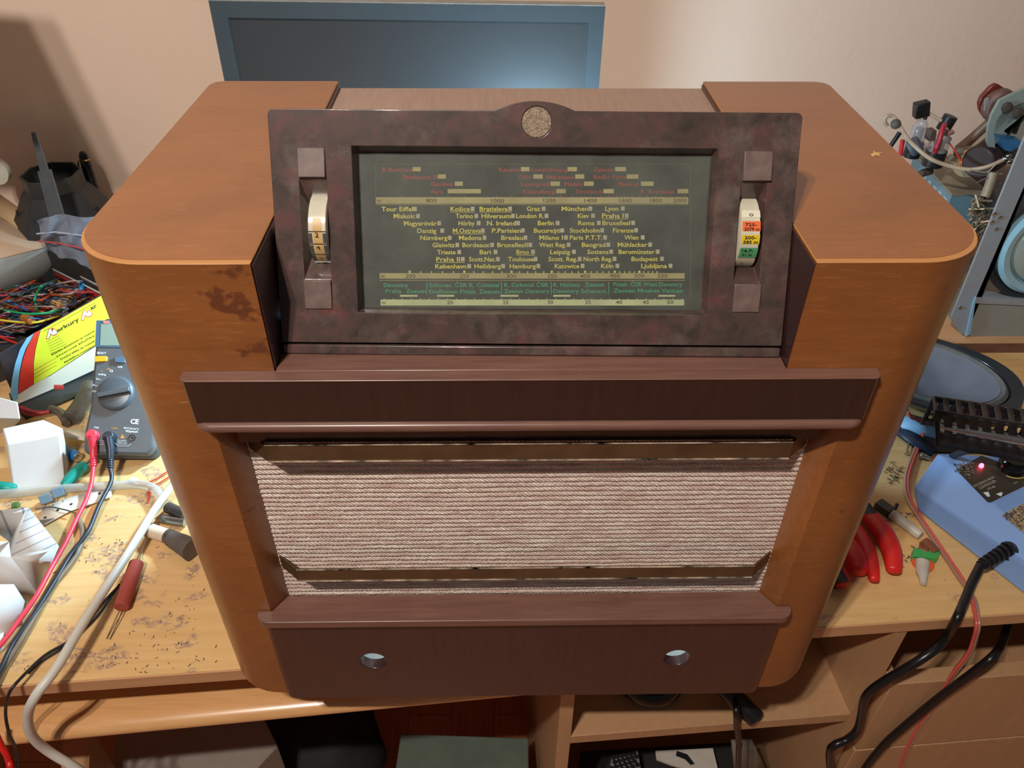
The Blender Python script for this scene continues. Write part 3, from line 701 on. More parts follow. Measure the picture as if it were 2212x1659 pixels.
# black box with yellow, red and white stripes
yb_ = thing('striped_box', 'black box with white, red and yellow stripes behind the wire tangle', 'box', tuple(pz((160, 610, 0))))
ttop = .135
def yz(px, py, z): return pz((px, py, z))
P0_ = yz(97, 535, ttop); P1_ = yz(300, 634, ttop)
def along(P, Q, R_, S_, t): return P.lerp(R_, t), Q.lerp(S_, t)
B0_ = Vector((P0_.x - .004, P0_.y - .006, .0)); B1_ = Vector((P1_.x - .004, P1_.y - .006, .0))
M_BOXB = plain('black_card', (44, 46, 44), .5, var=.1)
bd = (P1_ - P0_); nb = Vector((-bd.y, bd.x, 0)).normalized()
bm = BM(); prism(bm, [(P0_.x, P0_.y), (P1_.x, P1_.y), (P1_.x + nb.x * .045, P1_.y + nb.y * .045), (P0_.x + nb.x * .045, P0_.y + nb.y * .045)], 0, ttop); ob('box_body', bm, M_BOXB, yb_)
def stripe(t0, t1, m, nm, lift=.0012, s0=0, s1=1):
    q = []
    for s, t in ((s0, t0), (s1, t0), (s1, t1), (s0, t1)):
        a = P0_.lerp(P1_, s); z = ttop * (1 - t); q.append(Vector((a.x, a.y, z)) - nb * lift)
    bm = BM(); poly(bm, q, [(0, 1, 2, 3)]); ob(nm, bm, m, yb_, solid=.0004)
stripe(.27, .31, M_WHITE, 'white_stripe'); stripe(.32, .41, plain('red_card', (196, 40, 36), .5), 'red_stripe'); stripe(.42, 1.0, plain('yellow_card', (216, 160, 30), .5), 'yellow_panel')
stripe(.16, .20, M_WHITE, 'white_stripe', s0=.35)
# plastic zip bag
def m_bag():
    m, nt, b = nmat('clear_polythene'); b.inputs['Base Color'].default_value = lin((175, 190, 215)); b.inputs['Roughness'].default_value = .12
    b.inputs['Alpha'].default_value = .55; f = noise(nt, coords(nt), 28, 4, .6, 1.5); bump(nt, b, f, .5, .006); return m
M_BAG = m_bag()
bag = thing('zip_bag', 'clear plastic zip bag with red closure strip in the striped box', 'plastic bag', tuple(pz((140, 560, .06))))
bm = BM(); g = []
cT = [pz((78, 478, .200)), pz((120, 464, .207)), pz((180, 466, .207)), pz((260, 480, .20))]
cB = [pz((92, 540, .137)), pz((130, 554, .137)), pz((180, 572, .137)), pz((250, 604, .137))]
for i in range(25):
    t = i / 24; u = t * 3; k = min(int(u), 2); A = cT[k].lerp(cT[k + 1], u - k); B = cB[k].lerp(cB[k + 1], u - k)
    row = []
    for j in range(13):
        p = A.lerp(B, j / 12); p += Vector((0, 1, 0)) * (.008 * math.sin(t * 17 + j * .4) * (1 - abs(j / 6 - 1) * .5) + .006 * mnoise.noise(p * 60)); row.append(bm.verts.new(p))
    g.append(row)
for a, b in zip(g, g[1:]):
    for j in range(12): bm.faces.new((a[j], a[j + 1], b[j + 1], b[j]))
bagfilm = ob('film', bm, M_BAG, bag, smooth=3)
def bagstrip(f, m, nm, r):
    bm = BM(); pts = []
    for i in range(25):
        t = i / 24; u = t * 3; k = min(int(u), 2); A = cT[k].lerp(cT[k + 1], u - k); B = cB[k].lerp(cB[k + 1], u - k); pts.append(A.lerp(B, f) - Vector((0, .006, 0)))
    tube(bm, pts, r, 6, 1); ob(nm, bm, m, bag)
bagstrip(.62, plain('bag_red', (226, 90, 96), .4, var=0), 'red_closure', .0012); bagstrip(.36, plain('bag_seal', (196, 212, 236), .3, var=0), 'seal_ridge', .0012)

# ---------------- tangle of wires
wc = {'copper': (150, 90, 60), 'grey': (120, 122, 130), 'dark': (66, 66, 74), 'brown': (122, 98, 82), 'navy': (74, 88, 124), 'redd': (200, 58, 48), 'orange': (222, 90, 40), 'white': (200, 200, 205), 'teal': (40, 110, 110), 'blue': (50, 90, 170), 'pink': (214, 80, 100), 'olive': (140, 120, 60)}
mw = {k: plain('wire_' + k, v, .35, var=0) for k, v in wc.items()}
bm = BM(); mats = list(mw.values())
for i in range(230):
    x = R.uniform(-70, 195); y = R.uniform(612, 690) + max(0, (110 - x)) * .62 * R.random(); L = R.uniform(25, 110); a = R.uniform(-.7, .4)
    z = R.uniform(.035, .06) + (700 - y) * .0004; z2 = z + R.uniform(-.01, .01)
    x2 = min(206, x + L * math.cos(a)); y2 = y + L * math.sin(a) * .6
    lim = 752 - x2 * .56
    y = min(y, 750 - x * .56); y2 = max(600, min(y2, lim))
    f0 = len(bm.faces)
    tube(bm, [pz((x, y, z)), pz(((x + x2) / 2 + R.uniform(-14, 14), (y + y2) / 2 + R.uniform(-14, 10), (z + z2) / 2 + R.uniform(0, .02))), pz((x2, y2, z2))], R.choice((.0006, .0009, .0012, .0016)), 6, 5)
    mi = R.randrange(len(mats))
    bm.faces.ensure_lookup_table()
    for f in bm.faces[f0:]: f.material_index = mi
for i in range(70):
    x = R.uniform(-60, 190); y = R.uniform(625, 745 - max(0, x) * .5); p = pz((x, y, R.uniform(.025, .05) + (700 - y) * .0004)); s = R.uniform(.003, .008)
    f0 = len(bm.faces); rot = Matrix.Translation(p) @ Matrix.Rotation(R.uniform(0, 6), 4, 'Z') @ Matrix.Rotation(R.uniform(-1, 1), 4, 'X')
    if R.random() < .5: box(bm, (-s, -s * .6, -s * .5), (s, s * .6, s * .5), rot)
    else: lathe(bm, [(s * .5, -s), (s * .5, s)], rot, 10)
    mi = R.randrange(len(mats)); bm.faces.ensure_lookup_table()
    for f in bm.faces[f0:]: f.material_index = mi
ob('wire_tangle', bm, mats, label='tangle of many thin wires and small salvaged parts behind the yellow package', cat='wires', kind='stuff', smooth=1)
bm = BM(); a = pz((-120, 715, .03)); b = pz((215, 655, .03)); c = pz((230, 680, .03)); d = pz((-100, 830, .03))
prism(bm, [(d.x, d.y), (c.x, c.y), (b.x, b.y), (a.x, a.y)], 0, .03)
ob('parts_tray', bm, plain('dark_card', (58, 54, 52), .7), label='low dark tray under the tangle of wires', cat='tray')
cable('green_wire', [(-20, 662, .075), (20, 672, .078), (60, 678, .08), (100, 676, .08), (133, 668, .075)], .0018, plain('green_pvc', (30, 168, 106), .35, var=0), 'long green wire lying across the front of the wire tangle', 'wire')
cable('green_wire', [(90, 618, .115), (80, 632, .1), (75, 648, .09), (78, 664, .082), (84, 676, .07)], .0017, _m['green_pvc'], 'short green wire end sticking up from the tangle', 'wire')
cable('yellow_wire', [(-20, 688, .07), (20, 694, .072), (70, 697, .072), (100, 691, .07), (128, 682, .066)], .0017, plain('yellow_pvc', (232, 206, 70), .35, var=0), 'yellow wire curving along the front of the wire tangle', 'wire')
cable('pink_wire', [(-20, 668, .06), (20, 655, .07), (55, 642, .078), (90, 637, .08), (112, 640, .075)], .0022, plain('pink_pvc', (218, 84, 96), .4, var=0), 'thick pink-red wire at the back of the wire tangle', 'wire')
cable('orange_wire', [(15, 664, .072), (45, 663, .078), (72, 668, .076), (96, 676, .07)], .0019, plain('orange_pvc', (232, 92, 44), .35, var=0), 'orange-red wire just behind the long green wire', 'wire')
cable('red_wire', [(-20, 722, .05), (10, 732, .052), (38, 742, .05)], .0018, plain('red_pvc', (206, 40, 34), .35, var=0), 'red wire at the left edge below the grey ribbon', 'wire')
cable('black_wire', [(-20, 664, .085), (20, 654, .092), (60, 651, .095), (100, 655, .092), (120, 660, .085), (135, 667, .076)], .0011, M_BLACK, 'thin black wire looping over the top of the tangle', 'wire')
cable('black_wire', [(88, 634, .088), (108, 622, .105), (130, 620, .108), (166, 623, .1)], .0011, M_BLACK, 'thin black wire arching in front of the yellow panel', 'wire')
cable('blue_sleeve', [(186, 655, .06), (182, 640, .08), (176, 625, .092), (178, 612, .097), (187, 610, .096), (193, 620, .09)], lambda t: .0042 if .15 < t < .8 else .0022, plain('cyan_sleeve', (20, 150, 216), .3, var=.05), 'bright blue hooked sleeve beside the cabinet above the package', 'cable sleeve')
cable('grey_strap', [(132, 648, .07), (140, 660, .075), (141, 672, .07), (136, 682, .06)], .0042, plain('grey_strap', (150, 162, 178), .5), 'short grey-blue strap standing at the right of the tangle', 'strap', flat=.35)
bm = BM(); 
MGT = frame(pz((30, 712, .045)), (1, -.05, 0), (0, 1, .4)); prism(bm, rrect(-.02, -.006, .02, .006, .003), 0, .004, MGT)
ob('clear_clip', bm, plain('smoky_plastic', (140, 150, 166), .3), label='smoky grey plastic piece at the left of the wire tangle', cat='plastic piece')
for (px, py, w, h, c, lab) in ((120, 660, .010, .007, (206, 168, 96), 'tan block component in the tangle nearest the green wire end'), (141, 646, .009, .008, (212, 176, 100), 'tan block component in the tangle, the upper one by the strap'), (60, 690, .011, .008, (168, 100, 40), 'amber brown coil in the tangle above the yellow wire'), (121, 646, .005, .004, (50, 110, 190), 'small blue disc component at the top of the tangle')):
    bm = BM(); Mx = Matrix.Translation(pz((px, py, .074))) @ Matrix.Rotation(-.5, 4, 'Z') @ Matrix.Rotation(.5, 4, 'X')
    if c[0] in (168, 50): lathe(bm, [(h * .6, -w), (h * .85, -w * .8), (h * .85, w * .8), (h * .6, w)], Mx @ Matrix.Rotation(1.57, 4, 'Y'), 16)
    else: box(bm, (-w, -h, -h * .5), (w, h, h * .5), Mx)
    ob('component', bm, plain('comp_%d%d' % (px, py), c, .5), label=lab, cat='electronic part', bev=.0008)

# ---------------- yellow package leaning on its box
pk = thing('hardware_package', 'glossy yellow package printed Merkury with blue and red curved bands', 'package', tuple(pz((120, 850, 0))))
Zb, Zt = .030, .105
PBL = pz((38, 872, .006)); PBR = pz((262, 776, .006)); PTL = pz((-8, 768, Zt)); PTR = pz((240, 622, Zt))
pO = PBL; pX = (PBR - PBL).normalized(); pN = (PBR - PBL).cross(PTL - PBL).normalized(); pY = pN.cross(pX)
MPK = Matrix.Translation(pO) @ Matrix((pX, pY, pN)).transposed().to_4x4()
MPKI = MPK.inverted()
def K(px, py, l=0): return onP(px, py, pO + pN * l, pN)
def Kp(name, pts, m, l=.0006):
    bm = BM(); vs = [bm.verts.new(K(x, y, l)) for x, y in pts]; bm.faces.new(vs); bmesh.ops.triangulate(bm, faces=bm.faces); return ob(name, bm, m, pk, smooth=0)
q = [MPKI @ K(x, y) for x, y in ((0, 765), (250, 622), (250, 715), (36, 872))]
def gm(name, c, **k): return plain(name, c, .22, coat=.5, var=.02, **k)
bm = BM()
outl = [K(*p) for p in ((-2, 767), (250, 621), (260, 780), (38, 872), (14, 820))]
fr_ = [bm.verts.new(p) for p in outl]; bk_ = [bm.verts.new(Vector((p.x, p.y, p.z)) - pN * .003) for p in outl]
bm.faces.new(fr_); bm.faces.new(bk_[::-1])
for i in range(5): bm.faces.new((fr_[i], fr_[(i + 1) % 5], bk_[(i + 1) % 5], bk_[i]))
ob('carton', bm, gm('navy_card', (40, 46, 56)), pk)
blue = [(58, 730), (73, 720), (66, 735), (56, 752), (48, 775), (42, 805), (39, 835), (39, 860), (30, 868), (22, 850), (26, 818), (33, 785), (43, 755)]
redp = [(74, 719), (87, 713), (82, 730), (76, 755), (72, 785), (72, 812), (72, 830), (40, 851), (40, 835), (43, 808), (50, 775), (58, 752), (67, 735)]
yel = [(88, 713), (250, 621), (262, 710), (112, 808), (95, 818), (73, 830), (73, 785), (77, 755), (83, 730)]
Kp('blue_band', blue, gm('sky_print', (130, 196, 236))); Kp('red_band', redp, gm('red_gloss', (226, 62, 50))); Kp('yellow_panel', yel, gm('lemon_print', (226, 232, 60)))
Kp('bare_panel', [(108, 812), (262, 712), (262, 772), (120, 838), (40, 872), (30, 868), (40, 852), (72, 831), (96, 818)], plain('ivory_card', (226, 216, 196), .6, var=.03))
bm = BM(); text(bm, 'erkury', K(125, 718, .0009), K(172, 692, .0009), .0072, pY, .02); text(bm, 'ar', K(197, 670, .0009), K(211, 662, .0009), .0072, pY, .02)
ob('brand_lettering', bm, plain('olive_black_ink', (66, 66, 30), .5, var=0), pk, smooth=0, recalc=False)
bm = BM()
for s, x0, y0, x1, y1, h in (('Klamka drzwiowa na rozecie', 113, 768, 205, 716, .0036), ('Dverová kľučka', 124, 772, 205, 726, .0036), ('Dveřní klika na rozetě', 132, 778, 205, 738, .0036), ('Ajtókilincs rozettával', 139, 785, 205, 748, .0036)):
    text(bm, s, K(x0, y0, .0009), K(x1, y1, .0009), h, pY, .01)
ob('package_lettering', bm, plain('olive_black_ink', (66, 66, 30), .5, var=0), pk, smooth=0, recalc=False)
bm = BM()
def dashes(A, B, h, n):      # print too small to read: rows of short strokes
    u = 0
    while u < 1:
        w = R.uniform(.4, 1.2) / n; v = min(1, u + w * .8); a = A.lerp(B, u); b = A.lerp(B, v); poly(bm, [a, b, b + pY * h, a + pY * h], [(0, 1, 2, 3)]); u += w
for i in range(6): dashes(K(101 + i * 2, 739 + i * 5.0, .0009), K(128 + i * 4, 725 + i * 4.6, .0009), .0009, 9)
dashes(K(95, 716, .0009), K(206, 655, .0009), .0012, 26)
ob('small_print', bm, plain('olive_ink', (140, 146, 40), .5, var=0), pk, smooth=0, recalc=False)
for dx, dy in ((0, 0), (75, -40)):
    f = lambda x, y: (x + dx, y + dy)
    Kp('emblem', [f(101, 731), f(106, 712), f(110, 711), f(113, 718), f(116, 710), f(124, 718), f(120, 722), f(113, 724), f(109, 719), f(105, 731)], M_TEXTW, .0010)
    Kp('emblem_outline', [f(99.5, 732.5), f(105, 711), f(110.5, 709.5), f(113, 715), f(116, 708), f(126, 718), f(121, 724), f(113, 726), f(109.5, 722), f(106, 733)], plain('emblem_red', (210, 96, 60), .5, var=0), .0008)
for yy in (0, 8, 16):
    bm = BM(); poly(bm, [K(73, 800 + yy, .0008), K(122, 772 + yy, .0008), K(122, 773.2 + yy, .0008), K(73, 801.2 + yy, .0008)], [(0, 1, 2, 3)]); ob('ruled_line', bm, plain('amber_line', (190, 140, 40), .5, var=0), pk, smooth=0)
# dark open carton under the package
bm = BM(); a, b = pz((36, 876, .03)), pz((240, 790, .03))
cc = [(a.x - .03, a.y + .03), (a.x, a.y + .004), (b.x, b.y + .004), (b.x + .01, b.y + .045), (a.x - .05, a.y + .06)]
prism(bm, cc, 0, .0035); ob('black_carton', bm, M_BOXB, label='flat black carton under the yellow package', cat='box')
cable('pink_plug', [(117, 836, .05), (137, 837, .045)], .0035, _m['pink_pvc'], 'small pink cap at the lower edge of the yellow package', 'plug cap')
cable('red_grip', [(43, 884, .012), (75, 893, .012), (108, 889, .012)], lambda t: .006 * (1 - .5 * t), plain('maroon_grip', (150, 36, 44), .5), 'dark red tool grip in the shade under the yellow package', 'tool grip')
cable('bent_tool', [(108, 884, .01), (128, 890, .01), (140, 905, .01), (143, 915, .01)], .006, plain('worn_nickel', (120, 110, 100), .4, .6), 'curved metal tool handle under the yellow package', 'tool')
cable('grey_connector', [(150, 905, .012), (170, 880, .012), (188, 850, .014), (196, 830, .018)], .011, plain('grey_brown_plastic', (88, 80, 74), .6, var=.2), 'thick grey-brown plug lying left of the multimeter', 'connector')

# ---------------- multimeter
mP = Vector((-.5662, .3243, .0294)); yw, pt, ro = .0284, .679, -.0491
X_ = Vector((math.cos(yw), math.sin(yw), 0)); E_ = Vector((-math.sin(yw), math.cos(yw), 0)) * math.cos(pt) + Vector((0, 0, math.sin(pt))); N_ = X_.cross(E_)
X_ = (X_ * math.cos(ro) + N_ * math.sin(ro)).normalized(); N_ = X_.cross(E_).normalized(); E_ = N_.cross(X_)
MMt = Matrix.Translation(mP) @ Matrix((X_, E_, N_)).transposed().to_4x4()
def G(px, py, l=0): return onP(px, py, mP + N_ * l, N_)
meter = thing('multimeter', 'grey digital multimeter with rotary dial leaning beside the radio', 'multimeter', (mP.x + .04, mP.y + .07, 0))
M_MET = plain('grey_meter_plastic', (88, 92, 96), .45, var=.05)
bm = BM(); wq, lq = .0875, .186
o_ = [(.004, -.003), (wq - .006, -.006), (wq + .001, .004), (wq + .001, .03), (wq - .003, .06), (wq - .003, .165), (wq - .012, .182), (wq * .5, .187), (.012, .182), (.003, .165), (.003, .06), (-.001, .03), (-.001, .004)]
prism(bm, o_, -.026, 0, MMt); mb = ob('body', bm, M_MET, meter, bev=.004, bseg=3)
bm = BM(); prism(bm, [(x * 1.03 - .001, y * 1.02 - .002) for x, y in o_], -.034, -.012, MMt); ob('rubber_skirt', bm, plain('blue_grey_rubber', (74, 80, 88), .55), meter, bev=.004)
st = MMt @ Vector((wq / 2, .15, -.03))
bm = BM(); box(bm, (.015, .09, -.034), (wq - .015, .094, -.031), MMt); p1 = MMt @ Vector((.02, .15, -.034)); p2 = MMt @ Vector((wq - .02, .15, -.034))
q1 = Vector((p1.x, p1.y + .03, 0.002)); q2_ = Vector((p2.x, p2.y + .03, 0.002)); tube(bm, [p1, q1], .003, 8, 1); tube(bm, [p2, q2_], .003, 8, 1); tube(bm, [q1, q2_], .003, 8, 1)
ob('kick_stand', bm, M_BLACK, meter)
def grect(name, pts, m, l, th=.001, bev=0, par=None, lab=None):
    bm = BM(); a = [bm.verts.new(G(x, y, l)) for x, y in pts]; b = [bm.verts.new(G(x, y, l) - N_ * th) for x, y in pts]
    bm.faces.new(a); bm.faces.new(b[::-1])
    for i in range(len(pts)): bm.faces.new((a[i], a[(i + 1) % len(pts)], b[(i + 1) % len(pts)], b[i]))
    return ob(name, bm, m, par or meter, bev=bev, label=lab)
scr = grect('screen_bezel', [(208, 692), (330, 692), (330, 752), (205, 749)], plain('blue_bezel', (70, 104, 134), .35, var=0), .0012)
grect('lcd', [(218, 699), (330, 699), (330, 747), (216, 746)], plain('lcd_green', (140, 158, 142), .3, var=.02), .0016, .0006)
grect('red_tab', [(222, 693), (236, 693), (236, 699), (224, 699)], plain('tab_red', (226, 130, 120), .4, var=0), .0022, .0006)
grect('select_button', [(204, 769), (230, 769), (231, 774), (229, 780), (204, 782)], plain('amber_button', (240, 180, 40), .35, var=0), .003, .004, .0008, lab='amber yellow button')
grect('blue_button', [(246, 771), (270, 771), (270, 784), (248, 783)], plain('slate_button', (84, 110, 136), .35, var=0), .003, .004, .0008, lab='slate blue button')
dc = G(251, 850, 0); dr_ = .0225
Mdl = Matrix.Translation(dc) @ Matrix((X_, E_, N_)).transposed().to_4x4()
bm = BM(); lathe(bm, [(dr_ + .001, -.001), (dr_ + .001, .0016), (dr_ - .001, .005), (dr_ - .003, .0058), (.001, .0058)], Mdl, 40); dial = ob('rotary_dial', bm, plain('dial_grey', (84, 90, 96), .35, var=.03), meter)
bm = BM(); box(bm, (-dr_ + .002, -.0035, .0056), (dr_ - .002, .003, .0115), Mdl @ Matrix.Rotation(.2, 4, 'Z')); ob('dial_grip', bm, _m['dial_grey'], dial, bev=.0008)
bm = BM(); box(bm, (-dr_ + .002, -.0065, .0056), (dr_ - .002, -.0038, .0062), Mdl @ Matrix.Rotation(.2, 4, 'Z')); ob('dial_groove', bm, M_BLACK, dial)
bm = BM()
def gt(s, x0, y0, x1, y1, h, b=.02): text(bm, s, G(x0, y0, .0004), G(x1, y1, .0004), h, E_, b)
gt('SELECT', 209, 764, 229, 765, .0026, .03); gt('OFF', 198, 846, 207, 848, .0024, .03); gt('V---', 199, 833, 210, 835, .0024, .03); gt('V~', 206, 820, 218, 822, .0024, .03); gt('mVHz', 212, 810, 229, 812, .0026, .03)
gt('Ω', 236, 802, 243, 804, .0028, .03); gt('hFE', 254, 794, 264, 795, .0024, .03); ob('range_lettering', bm, M_TEXTW, meter, smooth=0, recalc=False); bm = BM(); gt('CE', 281, 915, 299, 916, .0062, .04); gt('10A', 203, 925, 214, 926, .0026, .02); gt('BAT-Ω-Hz°C', 267, 926, 300, 929, .0022, .03); gt('VΩµAmA', 270, 933, 298, 935, .0027, .04)
for i, y in enumerate((952, 955.5, 959)): gt(('FUSED', '600V max', '10A max')[i], 254, y, 274, y + 1, .0013, 0)
for i, y in enumerate((952, 956)): gt(('unfused', '20A max')[i], 213, y, 225, y + 1, .0013, 0)
for a, b in (((249, 958), (254, 963)), ((254, 963), (276, 964)), ((276, 964), (283, 959)), ((209, 956), (213, 960)), ((213, 960), (227, 960))): tube(bm, [G(*a, .0004), G(*b, .0004)], .0003, 4, 1)
ob('meter_lettering', bm, M_TEXTW, meter, smooth=0, recalc=False)
bm = BM(); gt('COM', 240, 927, 253, 928, .0026, .02); gt('Hz', 217, 803, 222, 804, .002, .02); gt('A', 229, 799, 240, 799, .0026, .02)
poly(bm, [G(259, 947, .0004), G(270, 947, .0004), G(264, 937, .0004)], [(0, 1, 2)])
ob('amber_lettering', bm, plain('amber_ink', (206, 150, 60), .5, var=0), meter, smooth=0, recalc=False)
jc = G(285.5, 946)
bm = BM(); Mj = Matrix.Translation(jc) @ Matrix((X_, E_, N_)).transposed().to_4x4(); lathe(bm, [(.0046, -.001), (.0046, .0012), (.0036, .0012), (.0036, -.004), (.0016, -.004), (.0016, .0002), (.0008, .0002)], Mj, 24); ob('socket', bm, M_BLACK, meter)
# right-angle probe plugs with their leads
def lead(px0, py0, col, dark, path, lab):
    t = thing('test_lead', lab, 'test lead', tuple(G(px0, py0)))
    m = plain(col[0], col[1], .4, var=.03)
    c0 = G(px0 + 4, py0, .0); c1 = G(px0, py0, .016)
    bm = BM(); tube(bm, [c0, c0 + N_ * .013], lambda s: .0072, 18, 2); hd = ob('plug_head', bm, m, t, bev=.0015)
    p = [c0 + N_ * .010, pz((px0 + 1, py0 + 25, .036)), pz((px0 + 1, py0 + 46, .028))]
    bm = BM(); tube(bm, p, lambda s: .0062 - .0022 * s, 14, 6); ob('plug_neck', bm, m, t)
    e = p[-1]; e2 = pz((px0 + 1, py0 + 66, .022)); bm = BM()
    for i in range(4):
        a = e.lerp(e2, .1 + i * .24); b = e.lerp(e2, .1 + i * .24 + .13); tube(bm, [a, b], .0045, 12, 1)
    tube(bm, [e, e2], .0032, 10, 1); ob('strain_relief', bm, m, t)
    bm = BM(); tube(bm, [e2] + [pz(q) for q in path], .0027, 10, 8); ob('lead_wire', bm, m, t, smooth=1.5)
lead(201, 942, ('pink_red_rubber', (232, 66, 84)), 0, [(197, 1045, .014), (186, 1080, .010), (166, 1120, .008), (142, 1172, .008), (112, 1225, .012), (78, 1288, .012), (38, 1345, .01), (0, 1394, .01), (-60, 1450, .01)], 'red test lead plugged into the 10A socket of the multimeter')
lead(237, 946, ('blue_black_rubber', (40, 48, 60)), 0, [(240, 1040, .014), (214, 1092, .010), (190, 1148, .008), (155, 1195, .006), (122, 1250, .006), (72, 1330, .007), (30, 1388, .008), (4, 1440, .010), (-25, 1500, .01)], 'black test lead plugged into the COM socket of the multimeter')

# ---------------- paper boxes and smaller things
M_PAP = plain('folded_paper', (226, 226, 226), .75, var=.03, vs=12, bmp=.25)
def lined():
    m, nt, b = nmat('ruled_paper'); w = nt.nodes.new('ShaderNodeTexWave'); w.bands_direction = 'X'; w.inputs['Scale'].default_value = 26
    nt.links.new(coords(nt, (1, 1, 1), rot=(0, 0, .9)), w.inputs['Vector'])
    nt.links.new(ramp(nt, w.outputs['Fac'], [(.0, (150, 150, 160)), (.06, (222, 220, 218))]), b.inputs['Base Color']); b.inputs['Roughness'].default_value = .8; return m
M_LIN = lined()
polything('paper_box', [(30, 1062, 0), (140, 1045, 0), (128, 938, .052), (16, 962, .052), (5, 925, .056), (95, 905, .058), (136, 925, .054), (150, 1000, .0), (20, 1010, 0)],
          [(0, 1, 2, 3), (3, 2, 6, 5, 4), (1, 7, 6, 2), (0, 3, 4, 8), (7, 8, 4, 5, 6)], M_PAP, 'crumpled white paper box beside the blue battery', 'paper box', bev=.0015)
polything('paper_box', [(-40, 960, 0), (44, 905, .06), (38, 868, .068), (-20, 852, .068), (-60, 900, .05), (42, 910, .0), (20, 930, 0), (-10, 846, .03)],
          [(0, 6, 5, 1, 4), (1, 2, 3, 4), (5, 2, 1), (0, 4, 3), (5, 6, 0, 3, 2)], M_PAP, 'white paper box at the left edge behind the crumpled one', 'paper box', bev=.0015)
pbx = thing('paper_box', 'open folded paper box with ruled lines and a pointed corner', 'paper box', tuple(pz((60, 1240, 0))))
V = {'pk': (60, 1095, .062), 'tip': (127, 1180, .05), 'lo': (24, 1203, .052), 'in': (-60, 1110, .06), 'il': (-60, 1195, .055), 'b1': (85, 1286, 0), 'b0': (-60, 1270, .0), 'bt': (108, 1225, .0), 'inb': (-50, 1170, .01), 'inc': (20, 1170, .01)}
def pf(names, m, nm, sol=.0006):
    bm = BM(); poly(bm, [pz(V[n]) for n in names], [tuple(range(len(names)))]); ob(nm, bm, m, pbx, solid=sol)
pf(('pk', 'tip', 'lo'), M_LIN, 'corner_flap'); pf(('in', 'pk', 'lo', 'inc'), M_LIN, 'inner_wall'); pf(('lo', 'tip', 'bt', 'b1'), M_PAP, 'right_side'); pf(('il', 'lo', 'b1', 'b0'), M_PAP, 'front_side'); pf(('pk', 'tip', 'bt'), M_PAP, 'back_side'); pf(('inb', 'inc', 'b1', 'b0'), M_PAP, 'bottom')
polything('paper_box', [(-40, 1400, 0), (48, 1350, .0), (30, 1262, .045), (-40, 1262, .045), (-40, 1300, .04), (54, 1300, .0)], [(0, 1, 2, 3), (1, 5, 2), (0, 3, 4)], M_PAP, 'small white paper box at the lower left corner edge', 'paper box', solid=.0008)
polything('folded_paper', [(-40, 1440, .001), (8, 1400, .001), (8, 1350, .004), (-40, 1350, .004)], [(0, 1, 2, 3)], M_PAP, 'folded paper under the small paper box at the left edge', 'paper', solid=.0008)
# battery
bt = thing('battery', 'blue AA battery lying between paper box and red lead', 'battery', tuple(pz((158, 985, 0))))
A = pz((118, 962, .008)); B = pz((176, 992, .008)); ax = (B - A).normalized(); Mb = Matrix.Translation(A) @ ax.to_track_quat('Z', 'Y').to_matrix().to_4x4(); L = .0485
bm = BM(); lathe(bm, [(.0070, 0), (.0072, .001), (.0072, L - .002), (.0068, L - .001)], Mb, 24); ob('sleeve', bm, plain('battery_blue', (26, 104, 170), .3, var=.15, vs=90), bt)
bm = BM(); lathe(bm, [(.0068, L - .0012), (.0064, L), (.003, L), (.003, L + .0014), (.0006, L + .0014)], Mb, 24); ob('positive_end', bm, M_STEEL, bt)
# crocodile clips in green sleeves
def sleeve(pts, rmax, m, lab, nm='crocodile_clip'):
    t = thing(nm, lab, 'crocodile clip', tuple(pz(pts[0])))
    bm = BM(); tube(bm, [pz(p) for p in pts], lambda s: rmax * (.25 + .75 * math.sin(math.pi * min(1, .12 + s * .75))), 14, 6, flat=.8); ob('rubber_sleeve', bm, m, t)
    e = pz(pts[-1]); d = (e - pz(pts[-2])).normalized(); bm = BM(); tube(bm, [e - d * .002, e + d * .012], .0035, 10, 1); ob('metal_jaw', bm, M_STEEL, t)
M_TEAL = plain('teal_rubber', (14, 140, 124), .4, var=.05)
sleeve([(136, 1050, .008), (155, 1030, .01), (175, 1010, .011), (186, 1003, .011)], .0088, M_TEAL, 'green crocodile clip between the paper box and the red lead')
sleeve([(35, 1052, .006), (15, 1052, .008), (-5, 1050, .008), (-30, 1046, .008)], .0075, M_TEAL, 'green crocodile clip under the left corner of the paper box')
# film capacitors
for i, (x, y, lab) in enumerate(((98, 1077, 'grey film capacitor on its leads, the left one of two'), (125, 1063, 'grey film capacitor on its leads, the right one of two'))):
    t = thing('film_capacitor', lab, 'capacitor', tuple(pz((x, y, 0))))
    Mx = Matrix.Translation(pz((x, y, .010))) @ Matrix.Rotation(.55, 4, 'Z') @ Matrix.Rotation(-.5, 4, 'X')
    bm = BM(); box(bm, (-.0065, -.0028, -.0055), (.0065, .0028, .0055), Mx); ob('body', bm, plain('film_grey', (112, 134, 152), .4, var=.03), t, bev=.0006)
    for sx in (-.005, .005):
        bm = BM(); tube(bm, [Mx @ Vector((sx, 0, -.005)), Mx @ Vector((sx * 1.2, -.012, -.010))], .0004, 6, 1); ob('pin', bm, M_STEEL, t)
